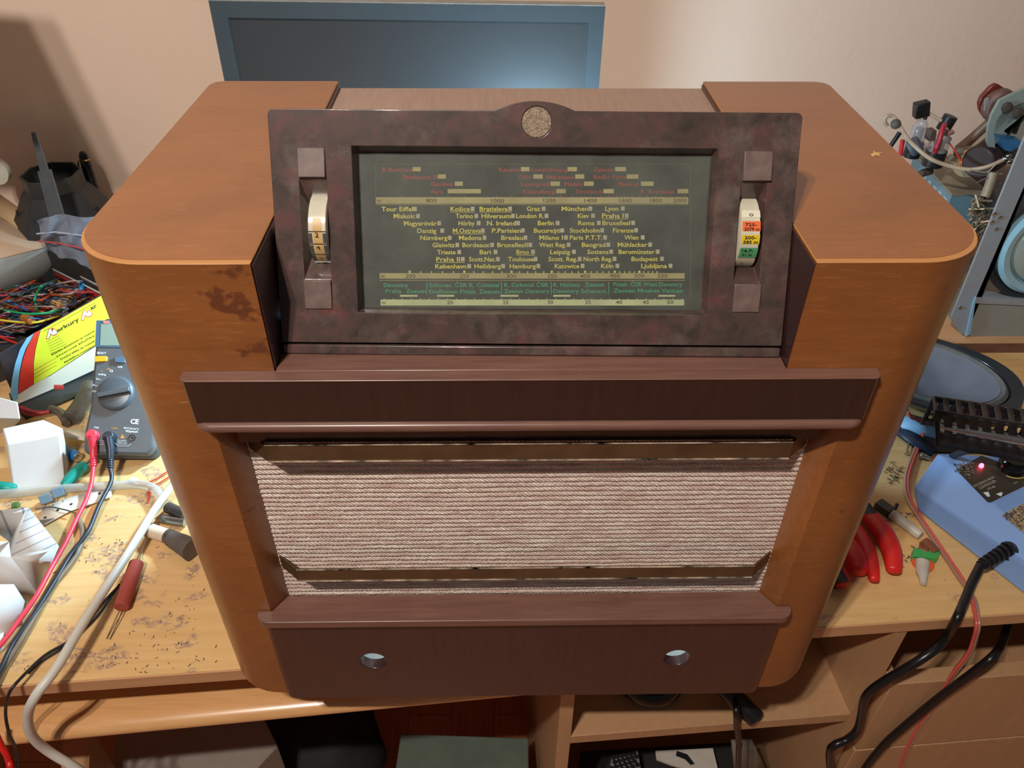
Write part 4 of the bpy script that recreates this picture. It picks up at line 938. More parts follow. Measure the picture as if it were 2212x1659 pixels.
# cream paper component tape with holes
tp = BM(); ta = [(90, 1100), (130, 1082), (180, 1066), (220, 1058), (240, 1060), (242, 1072), (200, 1088), (150, 1105), (100, 1132), (84, 1136)]
vs = [tp.verts.new(pz((x, y, .0035))) for x, y in ta]; tp.faces.new(vs)
tape = ob('component_tape', tp, plain('cream_tape', (228, 216, 200), .7, var=.04), label='cream paper component tape with punched holes under the leads', cat='tape', solid=.0012)
for x, y in ((100, 1123), (127, 1107), (156, 1094), (187, 1081), (217, 1071)):
    bm = BM(); lathe(bm, [(.0019, .0042), (.0001, .0043)], Matrix.Translation((pz((x, y, 0)).x, pz((x, y, 0)).y, 0)), 14, cap=False); ob('punched_hole', bm, M_BLACK, tape)
t2 = BM(); poly(t2, [pz(p) for p in ((138, 925, .012), (185, 930, .012), (187, 953, .012), (140, 944, .012))], [(0, 1, 2, 3)])
ob('component_tape', t2, _m['cream_tape'], label='short cream tape strip left of the multimeter plugs', cat='tape', solid=.0012)
# clear tube
def m_tube():
    m, nt, b = nmat('cloudy_tube'); b.inputs['Base Color'].default_value = lin((206, 206, 200)); b.inputs['Alpha'].default_value = .5; b.inputs['Roughness'].default_value = .12; return m
M_CT = m_tube()
cable('clear_hose', [(-20, 1068, .006), (40, 1064, .006), (100, 1057, .006), (160, 1054, .006), (230, 1050, .006), (290, 1046, .007), (330, 1054, .01), (352, 1078, .012)], .0058, M_CT, 'cloudy clear hose curving across the desk to the white cable', 'hose', n=14)
# white mains cable hanging over the edge
cable('white_cable', [(392, 1015, .03), (378, 1040, .024), (362, 1062, .02), (331, 1106, .02), (286, 1181, .022), (241, 1251, .026), (181, 1344, .032), (124, 1440, .030), (76, 1505, .020), (60, 1548, -.012), (70, 1590, -.05), (104, 1622, -.085), (168, 1662, -.12), (230, 1710, -.17), (300, 1790, -.30), (340, 1900, -.50), (330, 2000, -.73)], .0049, plain('white_pvc', (214, 210, 200), .4, var=.03), 'thick white round cable crossing the desk and its front edge', 'cable', n=14)
cable('brown_cable', [(165, 1112, .004), (178, 1148, .004), (172, 1185, .004), (150, 1222, .004), (118, 1262, .004), (94, 1300, .005), (52, 1372, .006), (10, 1440, .006), (-20, 1490, .0)], .0028, plain('brown_grey_pvc', (128, 110, 90), .5, var=.2), 'grey-brown cable loop beside the black test lead', 'cable')
cable('black_cable', [(255, 1268, .006), (215, 1310, .004), (168, 1372, .004), (98, 1415, .006), (48, 1462, .012), (20, 1497, .008), (12, 1540, -.02), (20, 1585, -.05), (34, 1620, -.09), (40, 1680, -.15), (50, 1800, -.35), (60, 2000, -.70)], .0016, M_BLACK, 'thin black cable passing under the white cable over the edge', 'cable')
cable('black_cable', [(258, 1262, .003), (208, 1333, .003), (140, 1395, .003), (95, 1425, .003), (60, 1455, .004)], .0012, M_BLACK, 'thinner black cable lying on the desk next to the white cable', 'cable')
cable('red_cable', [(-14, 1575, -.06), (2, 1610, -.08), (18, 1640, -.10), (22, 1690, -.14), (10, 1850, -.40), (20, 2000, -.70)], .0035, M_RED, 'red cable hanging at the lower left corner', 'cable')
# brick-red axial part
rr = thing('power_resistor', 'brick-red cylinder resistor with wire legs on the bare desk', 'resistor', tuple(pz((278, 1270, 0))))
A = pz((295, 1216, .0085)); B = pz((262, 1312, .0085))
bm = BM(); tube(bm, [A, B], .0082, 20, 1); ob('body', bm, plain('brick_red', (164, 70, 58), .7, var=.06), rr, bev=.0012)
for o0, pts in ((0, [(260, 1316, .008), (246, 1345, .004), (230, 1380, .001)]), (1, [(264, 1317, .008), (254, 1345, .004), (237, 1381, .001)]), (2, [(300, 1212, .009), (306, 1190, .004), (316, 1165, .002)])):
    bm = BM(); tube(bm, [pz(p) for p in pts], .0006, 6, 4); ob('wire_leg', bm, M_STEEL, rr)
# ceramic fuse, dark cone, metal rods next to the cabinet
fz = thing('ceramic_fuse', 'cream ceramic fuse with metal ends beside the radio corner', 'fuse', tuple(pz((345, 1150, 0))))
A = pz((322, 1145, .010)); B = pz((372, 1162, .010)); d = (B - A)
bm = BM(); tube(bm, [A, B], .0086, 18, 1); ob('ceramic_body', bm, plain('cream_ceramic', (216, 196, 172), .6, var=.05), fz)
for t0, t1 in ((-.04, .1), (.78, 1.04)):
    bm = BM(); tube(bm, [A + d * t0, A + d * t1], .0091, 18, 1); ob('metal_end', bm, plain('dull_zinc', (120, 112, 102), .35, .8), fz)
cable('rubber_plug', [(370, 1164, .010), (392, 1175, .012), (415, 1188, .013)], lambda s: .0098 + .004 * s, plain('grey_rubber', (98, 88, 80), .7, var=.1), 'dark grey rubber plug touching the ceramic fuse', 'rubber plug')
cable('metal_rod', [(350, 1121, .006), (372, 1125, .006), (400, 1128, .006)], .0058, plain('shiny_lead', (150, 145, 138), .25, .9), 'short shiny metal rod behind the ceramic fuse', 'metal rod')
cable('metal_rod', [(362, 1096, .010), (380, 1104, .010), (400, 1112, .010)], .0072, plain('gunmetal', (80, 76, 74), .4, .6), 'dark metal rod behind the shiny one by the radio', 'metal rod')
polything('wood_strip', [(335, 1122, .004), (352, 1128, .004), (378, 1098, .004), (366, 1094, .004)], [(0, 1, 2, 3)], M_EDGE, 'small wooden strip under the white cable', 'wood strip', solid=.003)
w_ = thing('jumper_lead', 'thin red two-wire lead with white plug above the hose', 'wire', tuple(pz((300, 1040, 0))))
for i, pts in enumerate(([(293, 1039, .004), (315, 1042, .003), (335, 1036, .003), (356, 1022, .004), (372, 1012, .004)], [(293, 1040, .004), (318, 1045, .003), (338, 1046, .003), (356, 1036, .004), (372, 1025, .004)])):
    bm = BM(); tube(bm, [pz(p) for p in pts], .0008, 6, 5); ob('strand', bm, _m['red_pvc'], w_)
bm = BM(); box(bm, (-.004, -.003, 0), (.004, .003, .004), Matrix.Translation(pz((290, 1039, 0))) @ Matrix.Rotation(-.3, 4, 'Z')); ob('white_plug', bm, M_TEXTW, w_)
cable('red_sliver', [(324, 1057, .002), (322, 1070, .002), (319, 1087, .001)], lambda s: .002 * (1.2 - s), _m['red_pvc'], 'small red plastic sliver left of the white cable', 'plastic scrap')
cable('green_scrap', [(28, 1094, .004), (40, 1092, .004)], .005, plain('olive_green', (70, 110, 50), .5), 'short dark green tube end above the ruled paper box', 'plastic scrap')
bm = BM(); lathe(bm, [(.0001, 0), (.0016, .0006), (.0018, .0018), (.0001, .003)], Matrix.Translation(pz((265, 1174, 0))), 12); ob('solder_bead', bm, M_STEEL, label='tiny white solder bead on the desk middle', cat='solder bead')
cable('steel_wire', [(75, 1100, .006), (105, 1095, .006), (135, 1100, .007), (158, 1106, .007)], .0008, plain('oxid_wire', (90, 100, 104), .4, .7), 'thin grey wire lying across the cream tape', 'wire')

# ------------------------------------------------------------------ right side of the desk
M_BLUEP = plain('blue_station_plastic', (130, 168, 226), .4, var=.03, vs=15)
ss = thing('soldering_station', 'blue soldering station with black panel and red light at the right', 'soldering station', tuple(pz((2100, 1120, 0))))
zt_ = .058
T0 = pz((2024, 978, zt_)); T1 = pz((2246, 1182, zt_)); T2 = pz((2420, 1095, zt_)); T3 = pz((2160, 985, zt_))
L0 = pz((1972, 1052, .032)); B0 = pz((1982, 1103, .001)); B1 = pz((2246, 1311, .001)); L1 = pz((2240, 1236, .032))
C0 = Vector((B0.x, B0.y, .001)); R0 = Vector((T3.x + .02, T3.y + .012, .001)); R1 = Vector((T2.x + .02, T2.y - .02, .001))
bm = BM()
poly(bm, [T0, T1, T2, T3, L0, L1, B1, B0, R1, R0], [(0, 1, 2, 3), (0, 4, 5, 1), (4, 7, 6, 5), (1, 5, 6, 8, 2), (2, 8, 9, 3), (3, 9, 7, 4, 0), (7, 9, 8, 6)])
stb = ob('casing', bm, M_BLUEP, ss, bev=.003, bseg=3)
sN = (T1 - T0).cross(T3 - T0).normalized()
if sN.z < 0: sN = -sN
def S(px, py, l=0): return onP(px, py, T0 + sN * l, sN)
def spoly(nm, pts, m, l0, l1, bev=0, lab=None):
    bm = BM(); a = [bm.verts.new(S(x, y, l1)) for x, y in pts]; b = [bm.verts.new(S(x, y, l1) - sN * (l1 - l0)) for x, y in pts]
    bm.faces.new(a); bm.faces.new(b[::-1]); n = len(pts)
    for i in range(n): bm.faces.new((a[i], a[(i + 1) % n], b[(i + 1) % n], b[i]))
    return ob(nm, bm, m, ss, bev=bev, label=lab)
spoly('control_panel', [(2066, 1014), (2120, 984), (2250, 1030), (2212, 1050), (2142, 1084), (2134, 1083)], plain('panel_black', (58, 54, 46), .45, var=.1), 0, .0008, lab='scratched dark panel')
Su = (S(2165, 1031) - S(2110, 1053)).normalized(); Sv = sN.cross(Su)
if Sv.y < 0: Sv = -Sv
bm = BM()
text(bm, 'SOLDERING IRON', S(2106, 1052.5, .0011), S(2149, 1032, .0011), .0030, Sv, .015); text(bm, 'CONTROLLER', S(2118, 1057, .0011), S(2153, 1040, .0011), .0034, Sv, .015); text(bm, 'ATI-08', S(2135, 1059, .0011), S(2151, 1052, .0011), .0028, Sv, .015); text(bm, 'OFF', S(2191, 1046, .0011), S(2200, 1042, .0011), .0022, Sv, .01)
ob('panel_lettering', bm, plain('worn_white_ink', (170, 164, 150), .6, var=0), ss, smooth=0, recalc=False)
spoly('chip', [(2124, 1064), (2135, 1062), (2139, 1072), (2134, 1073)], M_TEXTW, .0008, .0011); spoly('chip', [(2152, 1067), (2163, 1063), (2166, 1065), (2163, 1072)], M_TEXTW, .0008, .0011)
lc = S(2119, 1008, .001)
bm = BM(); lathe(bm, [(.0026, -.001), (.0026, .0026), (.0019, .0042), (.0001, .005)], Matrix.Translation(lc) @ Matrix((Su, Sv, sN)).transposed().to_4x4(), 16, cap=False)
ob('indicator_light', bm, plain('led_red', (255, 30, 60), .3, var=0, emit=((255, 60, 90), 14)), ss, label='lit red indicator light')
kc = S(2182, 1012, 0); Mk = Matrix.Translation(kc) @ Matrix((Su, Sv, sN)).transposed().to_4x4()
bm = BM(); lathe(bm, [(.0155, .001), (.0150, .012), (.0115, .016), (.001, .0165)], Mk, 32); ob('control_knob', bm, M_BLACKG, ss)
bm = BM(); tube(bm, [Mk @ Vector((.0185 * math.cos(a), .0185 * math.sin(a), .0014)) for a in [math.radians(d) for d in range(205, 305, 10)]], .0007, 6, 2); ob('yellow_arc', bm, plain('yellow_ink', (214, 190, 90), .5, var=0), ss)
spoly('sponge_tray', [(2165, 1112), (2250, 1066), (2335, 1105), (2246, 1158), (2212, 1150)], plain('tan_scraps', (190, 160, 120), .8, var=.5, vs=300, bmp=.8), 0, .0006, lab='tan tray full of clippings')
for i in range(60):
    pass
bm = BM()
for i in range(160):
    x = R.uniform(2172, 2240); y0 = 1112 - (x - 2165) * .54; y1 = 1115 + (x - 2165) * .72; y = R.uniform(y0 + 3, y1 - 3); p = S(x, y, .0015)
    a = R.uniform(0, 3.1); l = R.uniform(.001, .004); tube(bm, [p - Vector((math.cos(a), math.sin(a), .2)) * l, p + Vector((math.cos(a), math.sin(a), .3)) * l], R.uniform(.0002, .0006), 5, 1)
ob('clippings', bm, M_STEEL, ss, label='silver wire clippings', kind='stuff')
bm = BM()
for i in range(70):
    x = R.gauss(2082, 10); y = R.gauss(1011, 6); p = S(x, y, .0012); box(bm, (-.0015, -.0006, -.0004), (.0015, .0006, .0006), Matrix.Translation(p) @ Matrix.Rotation(R.uniform(0, 3), 4, 'Z'))
ob('solder_crumbs', bm, M_STEEL, ss, label='pale solder crumbs', kind='stuff')
# mains lead of the station with strain relief
ld = thing('power_lead', 'thick black lead leaving the blue station and hanging over the edge', 'power lead', tuple(pz((2130, 1220, 0))))
g0 = pz((2178, 1190, .030)); g1 = pz((2165, 1196, .040)); g2 = pz((2132, 1212, .030)); g3 = pz((2118, 1222, .024))
bm = BM(); dd = (g1 - g0).normalized(); tube(bm, [g0 - dd * .004, g0 + dd * .004], .0112, 20, 1); ob('grommet', bm, M_BLACK, ld, bev=.001)
bm = BM()
for i in range(6):
    a = g0.lerp(g3, .05 + i * .155); b = g0.lerp(g3, .05 + i * .155 + .09); a.z += .006 * (1 - i / 6); b.z += .006 * (1 - i / 6); tube(bm, [a, b], .0085 - i * .0003, 18, 1)
tube(bm, [g0, g3], .0060, 14, 1); ob('strain_relief', bm, M_BLACK, ld)
def edge(px, py, t=-.012): return onT(px, py, t)
bm = BM(); tube(bm, [g3, pz((2100, 1258, .018)), pz((2083, 1300, .018)), pz((2066, 1338, .016)), edge(2044, 1376, -.008), edge(2020, 1402, -.02), edge(1980, 1430, -.026), edge(1918, 1467, -.026), edge(1882, 1492, -.026), edge(1866, 1515, -.026), edge(1860, 1550, -.026), edge(1852, 1578, -.026), edge(1830, 1598, -.028), edge(1803, 1610, -.03), edge(1793, 1630, -.03), edge(1796, 1700, -.03), edge(1800, 1900, -.03), edge(1780, 2200, -.03)], .0052, 14, 6)
ob('lead_wire', bm, plain('black_pvc', (22, 22, 24), .3, var=0), ld, smooth=1.5)
cable('black_cable', [onT(2180, 1340, .06), onT(2168, 1380, .03), edge(2150, 1413, -.022), edge(2098, 1456, -.026), edge(2029, 1507, -.022), edge(1946, 1576, -.022), edge(1900, 1620, -.022), edge(1850, 1690, -.022), edge(1760, 1850, -.022), edge(1720, 2200, -.022)], .0050, _m['black_pvc'], 'black cable crossing the drawer front behind the red speaker wire', 'cable', n=14)
cable('black_cable', [onT(1588, 1480, .05), onT(1590, 1530, -.004), onT(1592, 1570, -.006), onT(1596, 1610, -.006), onT(1594, 1680, -.006), onT(1580, 2100, -.006)], .0040, _m['black_pvc'], 'black cable hanging over the open shelf below the radio', 'cable', n=12)
# transparent red and silver speaker wire
sw = thing('speaker_wire', 'clear twin speaker wire with red core running beside the blue station', 'speaker wire', tuple(pz((1970, 1040, 0))))
sp = [(1962, 890, .028), (1968, 902, .02), (1984, 908, .012), (1997, 912, .010), (1996, 930, .006), (1986, 962, .003), (1969, 1005, .003), (1961, 1040, .003), (1966, 1076, .003), (1986, 1112, .003), (2018, 1160, .003), (2052, 1210, .003), (2080, 1252, .003), (2098, 1292, .004), (2106, 1325, .005)]
te = [(2109, 1352), (2101, 1385), (2090, 1412), (2058, 1455), (2022, 1512), (1988, 1562), (1962, 1608), (1938, 1680), (1900, 1850), (1850, 2200)]
for k, (dx, m, nm) in enumerate(((0, plain('red_clear_pvc', (214, 88, 76), .25, var=0, coat=.4), 'red_strand'), (-6.5, plain('silver_clear_pvc', (176, 140, 122), .25, .3, var=0, coat=.5), 'silver_strand'))):
    f = lambda i: -abs(dx) if i < 13 else abs(dx)
    pts = [pz((x + (f(i) if i > 5 else dx * .5), y + (0 if i > 5 else dx), z)) for i, (x, y, z) in enumerate(sp)] + [edge(x + abs(dx) * .9, y, -.014) for x, y in te]
    bm = BM(); tube(bm, pts, .0021, 10, 6); ob(nm, bm, m, sw, smooth=1.5)

# soldering iron holder: slotted bent black sheet on a leg
hd = thing('iron_holder', 'black slotted sheet-metal soldering iron holder above the blue station', 'iron holder', tuple(pz((2100, 1000, 0))))
F0 = pz((2018, 888, .140)); F1 = pz((2022, 962, .098)); F2 = pz((2330, 935, .140)); F3 = pz((2330, 1022, .098))
dxx = (F2 - F0).normalized(); G0 = F0 + Vector((.006, .022, .005)); G2 = F2 + Vector((.006, .022, .005))
def slots(bm, A, B, C, D_, nu, s0, s1, v0, v1, bands=6):
    """sheet A(top left) B(top right) C(bottom left) D(bottom right) with nu slots"""
    def P(u, v): return A.lerp(B, u).lerp(C.lerp(D_, u), v)
    us = [0]
    for i in range(nu): us += [(i + s0) / nu, (i + s1) / nu]
    us.append(1); vv = [0, v0, v1, 1]; V_ = {}
    for i, u in enumerate(us):
        for j, v in enumerate(vv): V_[i, j] = bm.verts.new(P(u, v))
    for i in range(len(us) - 1):
        for j in range(3):
            if j == 1 and i % 2 == 1: continue
            bm.faces.new((V_[i, j], V_[i + 1, j], V_[i + 1, j + 1], V_[i, j + 1]))
M_HOLD = plain('black_painted_sheet', (26, 24, 24), .4, var=.2, vs=80)
bm = BM(); slots(bm, F0, F2, F1, F3, 11, .38, .72, .10, .62); ob('front_plate', bm, M_HOLD, hd, solid=.0016)
bm = BM(); slots(bm, G0, G2, F0, F2, 11, .25, .80, .08, .88); ob('top_plate', bm, plain('brown_black_sheet', (54, 46, 42), .35, var=.15), hd, solid=.0016)
bk0 = G0 - Vector((0, 0, .045)); bk2 = G2 - Vector((0, 0, .045)); bm = BM(); slots(bm, G0, G2, bk0, bk2, 11, .38, .72, .2, .8); ob('rear_plate', bm, M_HOLD, hd, solid=.0016)
bm = BM(); tube(bm, [F1 + dxx * .035, pz((2040, 992, .035))], .004, 8, 1); ob('leg', bm, M_BLACK, hd)
bm = BM(); box(bm, (-.02, -.015, 0), (.10, .02, .004), Matrix.Translation(pz((2045, 985, .0)) + Vector((0, .02, 0)))); ob('foot_plate', bm, M_BLACK, hd)
bm = BM(); tube(bm, [F1 + Vector((.0, .012, .022)), F3 + Vector((0, .012, .022))], .0065, 14, 1); ob('iron_sleeve', bm, M_STEEL, hd)
bm = BM(); a = onP(2026, 931, F0 - Vector((0, .0012, 0)), Vector((-dxx.y, dxx.x, 0)))
# oval speaker
sk = thing('oval_speaker', 'black oval loudspeaker lying cone up behind the iron holder', 'speaker', (.605, .478, 0))
ux = Vector((.84, -.54, 0)).normalized(); uy = Vector((.54, .84, 0)).normalized()
def oval(a, b, z, n=56, pw=2.0):
    L = []
    for i in range(n):
        t = 2 * math.pi * i / n; c, s = math.cos(t), math.sin(t); r = (abs(c) ** pw + abs(s) ** pw) ** (-1 / pw)
        L.append(Vector((.610, .482, z)) + ux * (a * r * c) + uy * (b * r * s))
    return L
def loft(bm, rings, cap=(True, True)):
    R_ = [[bm.verts.new(p) for p in r] for r in rings]; n = len(R_[0])
    for a, b in zip(R_, R_[1:]):
        for i in range(n): bm.faces.new((a[i], a[(i + 1) % n], b[(i + 1) % n], b[i]))
    if cap[0]: bm.faces.new(R_[0][::-1])
    if cap[1]: bm.faces.new(R_[-1])
bm = BM(); loft(bm, [oval(.06, .05, .0), oval(.11, .08, .02, pw=2), oval(.128, .092, .034, pw=2.5), oval(.128, .092, .038, pw=2.5), oval(.112, .080, .038), oval(.108, .076, .030)], (True, False)); ob('basket', bm, plain('black_basket', (40, 44, 50), .35, var=.1, coat=.3), sk)
bm = BM(); loft(bm, [oval(.109, .077, .036), oval(.104, .073, .040), oval(.098, .068, .036)], (False, False)); ob('surround', bm, plain('grey_surround', (92, 96, 96), .6, var=.15), sk)
bm = BM(); loft(bm, [oval(.098, .068, .037), oval(.094, .065, .034), oval(.05, .035, .016), oval(.02, .016, .008)], (False, True)); ob('cone', bm, plain('blue_grey_cone', (98, 106, 120), .55, var=.12, vs=25), sk, smooth=2)
# things between speaker and station
polything('blue_card', [(1940, 900, .012), (2015, 905, .012), (2022, 948, .004), (1948, 930, .004)], [(0, 1, 2, 3)], plain('sky_blue_card', (150, 200, 240), .5, var=.05), 'sky blue card wedge under the iron holder end', 'card', solid=.003)
polything('screwdriver_shaft', [(1942, 922, .004), (1985, 942, .004), (2022, 972, .004), (2012, 984, .004), (1965, 958, .004), (1936, 936, .004)], [(0, 1, 4, 5), (1, 2, 3, 4)], plain('navy_handle', (34, 50, 72), .4), 'dark blue flat tool handle pointing at the station corner', 'tool handle', solid=.005)
for i, (x, y, x2, y2, r, lab) in enumerate(((1965, 952, 1958, 977, .0014, 'thin steel screw with round head right of the radio'), (1990, 984, 2008, 990, .0030, 'short thick bolt beside the station corner'))):
    t = thing('screw', lab, 'screw', tuple(pz((x, y, 0)))); a = pz((x, y, .004)); b = pz((x2, y2, .004)); d = (b - a).normalized()
    bm = BM(); tube(bm, [a, b], r, 10, 1); ob('shank', bm, M_STEEL, t)
    bm = BM(); e = b if i == 0 else a; tube(bm, [e - d * .0012, e + d * .0022], r * 2.1 if i == 0 else r * 1.6, 14, 1); ob('screw_head', bm, M_STEEL, t, bev=.0005)
bm = BM()
for i in range(90):
    c = R.choice(((1922, 1010, 10, 7), (1935, 1020, 10, 6), (1930, 1035, 7, 5), (1925, 1118, 9, 6), (1960, 1112, 8, 4), (1992, 1185, 9, 5), (1952, 1210, 10, 12)))
    p = pz((R.gauss(c[0], c[2]), R.gauss(c[1], c[3]), .0012)); a = R.uniform(0, 3.1); l = R.uniform(.0008, .003)
    tube(bm, [p - Vector((math.cos(a), math.sin(a), 0)) * l, p + Vector((math.cos(a), math.sin(a), .15)) * l], R.uniform(.0003, .0008), 5, 1)
ob('metal_scraps', bm, plain('scrap_dark', (110, 104, 100), .4, .6, .6, 200), label='scattered tiny metal and wire clippings on the desk right of the radio', cat='clippings', kind='stuff')
bm = BM()
for i in range(150):
    x, y = R.choice(((R.gauss(385, 40), R.gauss(1340, 60)), (R.gauss(300, 60), R.gauss(1420, 30)), (R.gauss(240, 60), R.gauss(1200, 60)), (R.uniform(20, 480), R.uniform(1180, 1460))))
    if y > 1476 - .07 * x: continue
    p = pz((x, y, .0006)); a = R.uniform(0, 3.1); l = R.uniform(.0004, .002)
    tube(bm, [p - Vector((math.cos(a), math.sin(a), 0)) * l, p + Vector((math.cos(a), math.sin(a), 0)) * l], R.uniform(.0002, .0005), 4, 1)
ob('desk_crumbs', bm, plain('crumb_brown', (112, 84, 70), .8, var=.3), label='fine dark crumbs scattered over the worn left desktop', cat='crumbs', kind='stuff')
plk = thing('plastic_tube', 'white cylindrical plastic part with grey block end on the desk', 'plastic part', tuple(pz((1950, 1130, 0))))
A = pz((1926, 1110, .0062)); B = pz((1986, 1155, .0062)); d = (B - A).normalized()
bm = BM(); tube(bm, [A, B, B + d * .002], lambda s: .0062 if s < .99 else .0052, 18, 1); ob('white_tube', bm, plain('milky_plastic', (196, 190, 176), .45, var=.12, vs=30), plk)
bm = BM(); Mx = frame(pz((1910, 1097, .0055)), pz((1925, 1108, .0055)) - pz((1900, 1090, .0055)), (0, 1, 0)); box(bm, (-.010, -.007, -.005), (.010, .007, .005), Mx); ob('grey_block', bm, plain('block_grey', (78, 76, 72), .5), plk, bev=.0008)
bm = BM(); tube(bm, [pz((1931, 1104, .005)), pz((1938, 1089, .008))], .0022, 8, 1); ob('black_peg', bm, M_BLACK, plk)
for x0, y0, x1, y1, r, lab in ((1995, 1170, 2022, 1196, .0068, 'brown cylinder capacitor, the upper one above the green part'), (1984, 1186, 2004, 1194, .0058, 'brown cylinder capacitor, the lower one touching the green part')):
    bm = BM(); tube(bm, [pz((x0, y0, r)), pz((x1, y1, r))], r, 16, 1); ob('brown_capacitor', bm, plain('brown_lacquer', (130, 76, 50), .4, var=.08), label=lab, cat='capacitor', bev=.001)
ptm = thing('trigger_part', 'green and orange plastic part with white nozzle on the right desk', 'plastic part', tuple(pz((1997, 1220, 0))))
bm = BM(); q = [pz(p) for p in ((1968, 1195, .0), (2025, 1202, .0), (2020, 1218, .0), (1966, 1212, .0))]; prism(bm, [(v.x, v.y) for v in q], .0, .010); ob('green_block', bm, plain('bright_green', (70, 170, 90), .4, var=.05), ptm, bev=.0008)
bm = BM(); lathe(bm, [(.0125, .001), (.0125, .004), (.010, .0048)], Matrix.Translation(pz((1992, 1219, 0))), 20); ob('orange_disc', bm, plain('orange_plastic', (232, 96, 50), .4), ptm)
bm = BM(); tube(bm, [pz((1993, 1214, .007)), pz((1992, 1238, .007)), pz((1994, 1246, .0062)), pz((1995, 1262, .0052))], lambda s: .0082 - .0048 * s, 16, 1, flat=.8); ob('white_nozzle', bm, plain('nozzle_white', (196, 186, 176), .4), ptm)
# pliers
def handle(t, pts, r, dark=0, nm='handle'):
    P = [pz(p) for p in pts]
    bm = BM(); tube(bm, P, lambda s: r * (.72 + .32 * math.sin(math.pi * min(1, s * 1.05)) if s < .97 else .55), 16, 6, flat=.72); h = ob(nm, bm, M_RED, t, smooth=1.5)
    if dark:
        bm = BM(); n = 2; tube(bm, P[:2] , lambda s: r * .9, 14, 3, flat=.78); ob('black_insert', bm, M_BLACK, h)
pl = thing('pliers', 'red and black handled pliers, the larger pair beside the radio', 'pliers', tuple(pz((1890, 1180, 0))))
handle(pl, [(1862, 1095, .012), (1882, 1120, .013), (1910, 1155, .013), (1927, 1195, .012), (1931, 1235, .012)], .0125, 1)
handle(pl, [(1845, 1130, .010), (1864, 1165, .011), (1880, 1205, .011), (1889, 1255, .010)], .0088)
bm = BM(); A = pz((1866, 1100, .01)); tube(bm, [A, A + Vector((-.03, .045, 0)), A + Vector((-.045, .085, 0))], lambda s: .011 * (1 - .6 * s), 12, 4, flat=.6); ob('jaws', bm, M_STEEL, pl)
pl2 = thing('pliers', 'red and black handled pliers, the smaller pair nearest the radio foot', 'pliers', tuple(pz((1840, 1230, 0))))
handle(pl2, [(1824, 1165, .012), (1838, 1190, .012), (1850, 1215, .012), (1855, 1238, .012)], .0135)
handle(pl2, [(1800, 1225, .009), (1812, 1245, .009), (1822, 1266, .008)], .0115, 0)
bm = BM(); tube(bm, [pz((1795, 1222, .0108)), pz((1806, 1242, .0108)), pz((1814, 1262, .0098))], .0108, 14, 4, flat=.8); ob('black_insert', bm, M_BLACK, pl2)

# board and grey oscilloscope chassis
M_SCOPE = plain('scope_grey', (146, 154, 164), .4, var=.04, coat=.2)
YF = onZ(2150, 741, .0192).y
bd_ = thing('wooden_board', 'dark-edged wooden board carrying the grey scope chassis', 'board', (.95, .75, 0))
bm = BM(); box(bm, (.668, YF, 0), (1.4, .90, .018)); ob('board_core', bm, plain('brown_board_edge', (110, 74, 60), .6, var=.15), bd_)
bm = BM(); box(bm, (.668, YF + .0005, .018), (1.4, .90, .0192)); ob('board_face', bm, M_EDGE, bd_)
sc_ = thing('oscilloscope_chassis', 'grey metal chassis frame with round blue-edged screen at the right edge', 'oscilloscope', (.85, .7, .0192))
YS = onZ(2086, 727, .0200).y
def Sy(px, py, y=YS): return onY(px, py, y)
def yplate(nm, pts, m, th=.003, par=None, bev=0, y=YS, lab=None):
    bm = BM(); a = [bm.verts.new(Sy(x, yy, y)) for x, yy in pts]; b = [bm.verts.new(Sy(x, yy, y) + Vector((0, th, 0))) for x, yy in pts]; n = len(pts)
    bm.faces.new(a); bm.faces.new(b[::-1])
    for i in range(n): bm.faces.new((a[i], a[(i + 1) % n], b[(i + 1) % n], b[i]))
    bmesh.ops.triangulate(bm, faces=[f for f in bm.faces if len(f.verts) > 4])
    return ob(nm, bm, m, par or sc_, bev=bev, label=lab)
yplate('front_upright', [(2262, 180), (2300, 200), (2103, 655), (2086, 727), (2072, 712), (2058, 690), (2056, 683)], M_SCOPE, .004)
yplate('upright_flange', [(2103, 655), (2109, 642), (2096, 722), (2087, 728)], plain('scope_blue_edge', (140, 176, 200), .35, var=0), .02, y=YS - .004)
yplate('lower_panel', [(2100, 655), (2500, 675), (2500, 752), (2087, 728)], plain('scope_panel', (142, 146, 142), .4, var=.04), .003, y=YS + .002)
yplate('lower_rail', [(2104, 642), (2500, 662), (2500, 674), (2103, 655)], M_SCOPE, .02, y=YS - .001)
bm = BM(); box(bm, (Sy(2070, 720).x + .01, YS + .005, .0192), (1.30, .84, .024)); ob('base_plate', bm, plain('dull_alu', (150, 144, 128), .45, .3), sc_)
cc_ = Sy(2275, 528, .60); Mc = Matrix.Translation(cc_) @ Matrix.Rotation(math.pi / 2, 4, 'X')
rr_ = (Sy(2275, 528, .60) - Sy(2138, 535, .60)).length
bm = BM(); lathe(bm, [(rr_, -.03), (rr_, .004), (rr_ - .004, .006), (rr_ - .012, .0), (rr_ - .012, -.03)], Mc, 64, cap=False); ob('screen_ring', bm, plain('dark_ring', (40, 44, 48), .4), sc_)
bm = BM(); lathe(bm, [(rr_ - .012, -.01), (rr_ - .012, .008), (rr_ - .018, .014), (rr_ - .027, .012), (rr_ - .030, .004)], Mc, 64, cap=False); ob('glass_rim', bm, plain('cyan_glass', (150, 196, 216), .12, var=0, coat=1), sc_)
bm = BM(); lathe(bm, [(rr_ - .030, .004), (rr_ - .034, .012), (.04, .018), (.0005, .019)], Mc, 64, cap=False); ob('screen_face', bm, plain('pale_phosphor', (150, 164, 160), .2, var=.03, coat=.6), sc_)
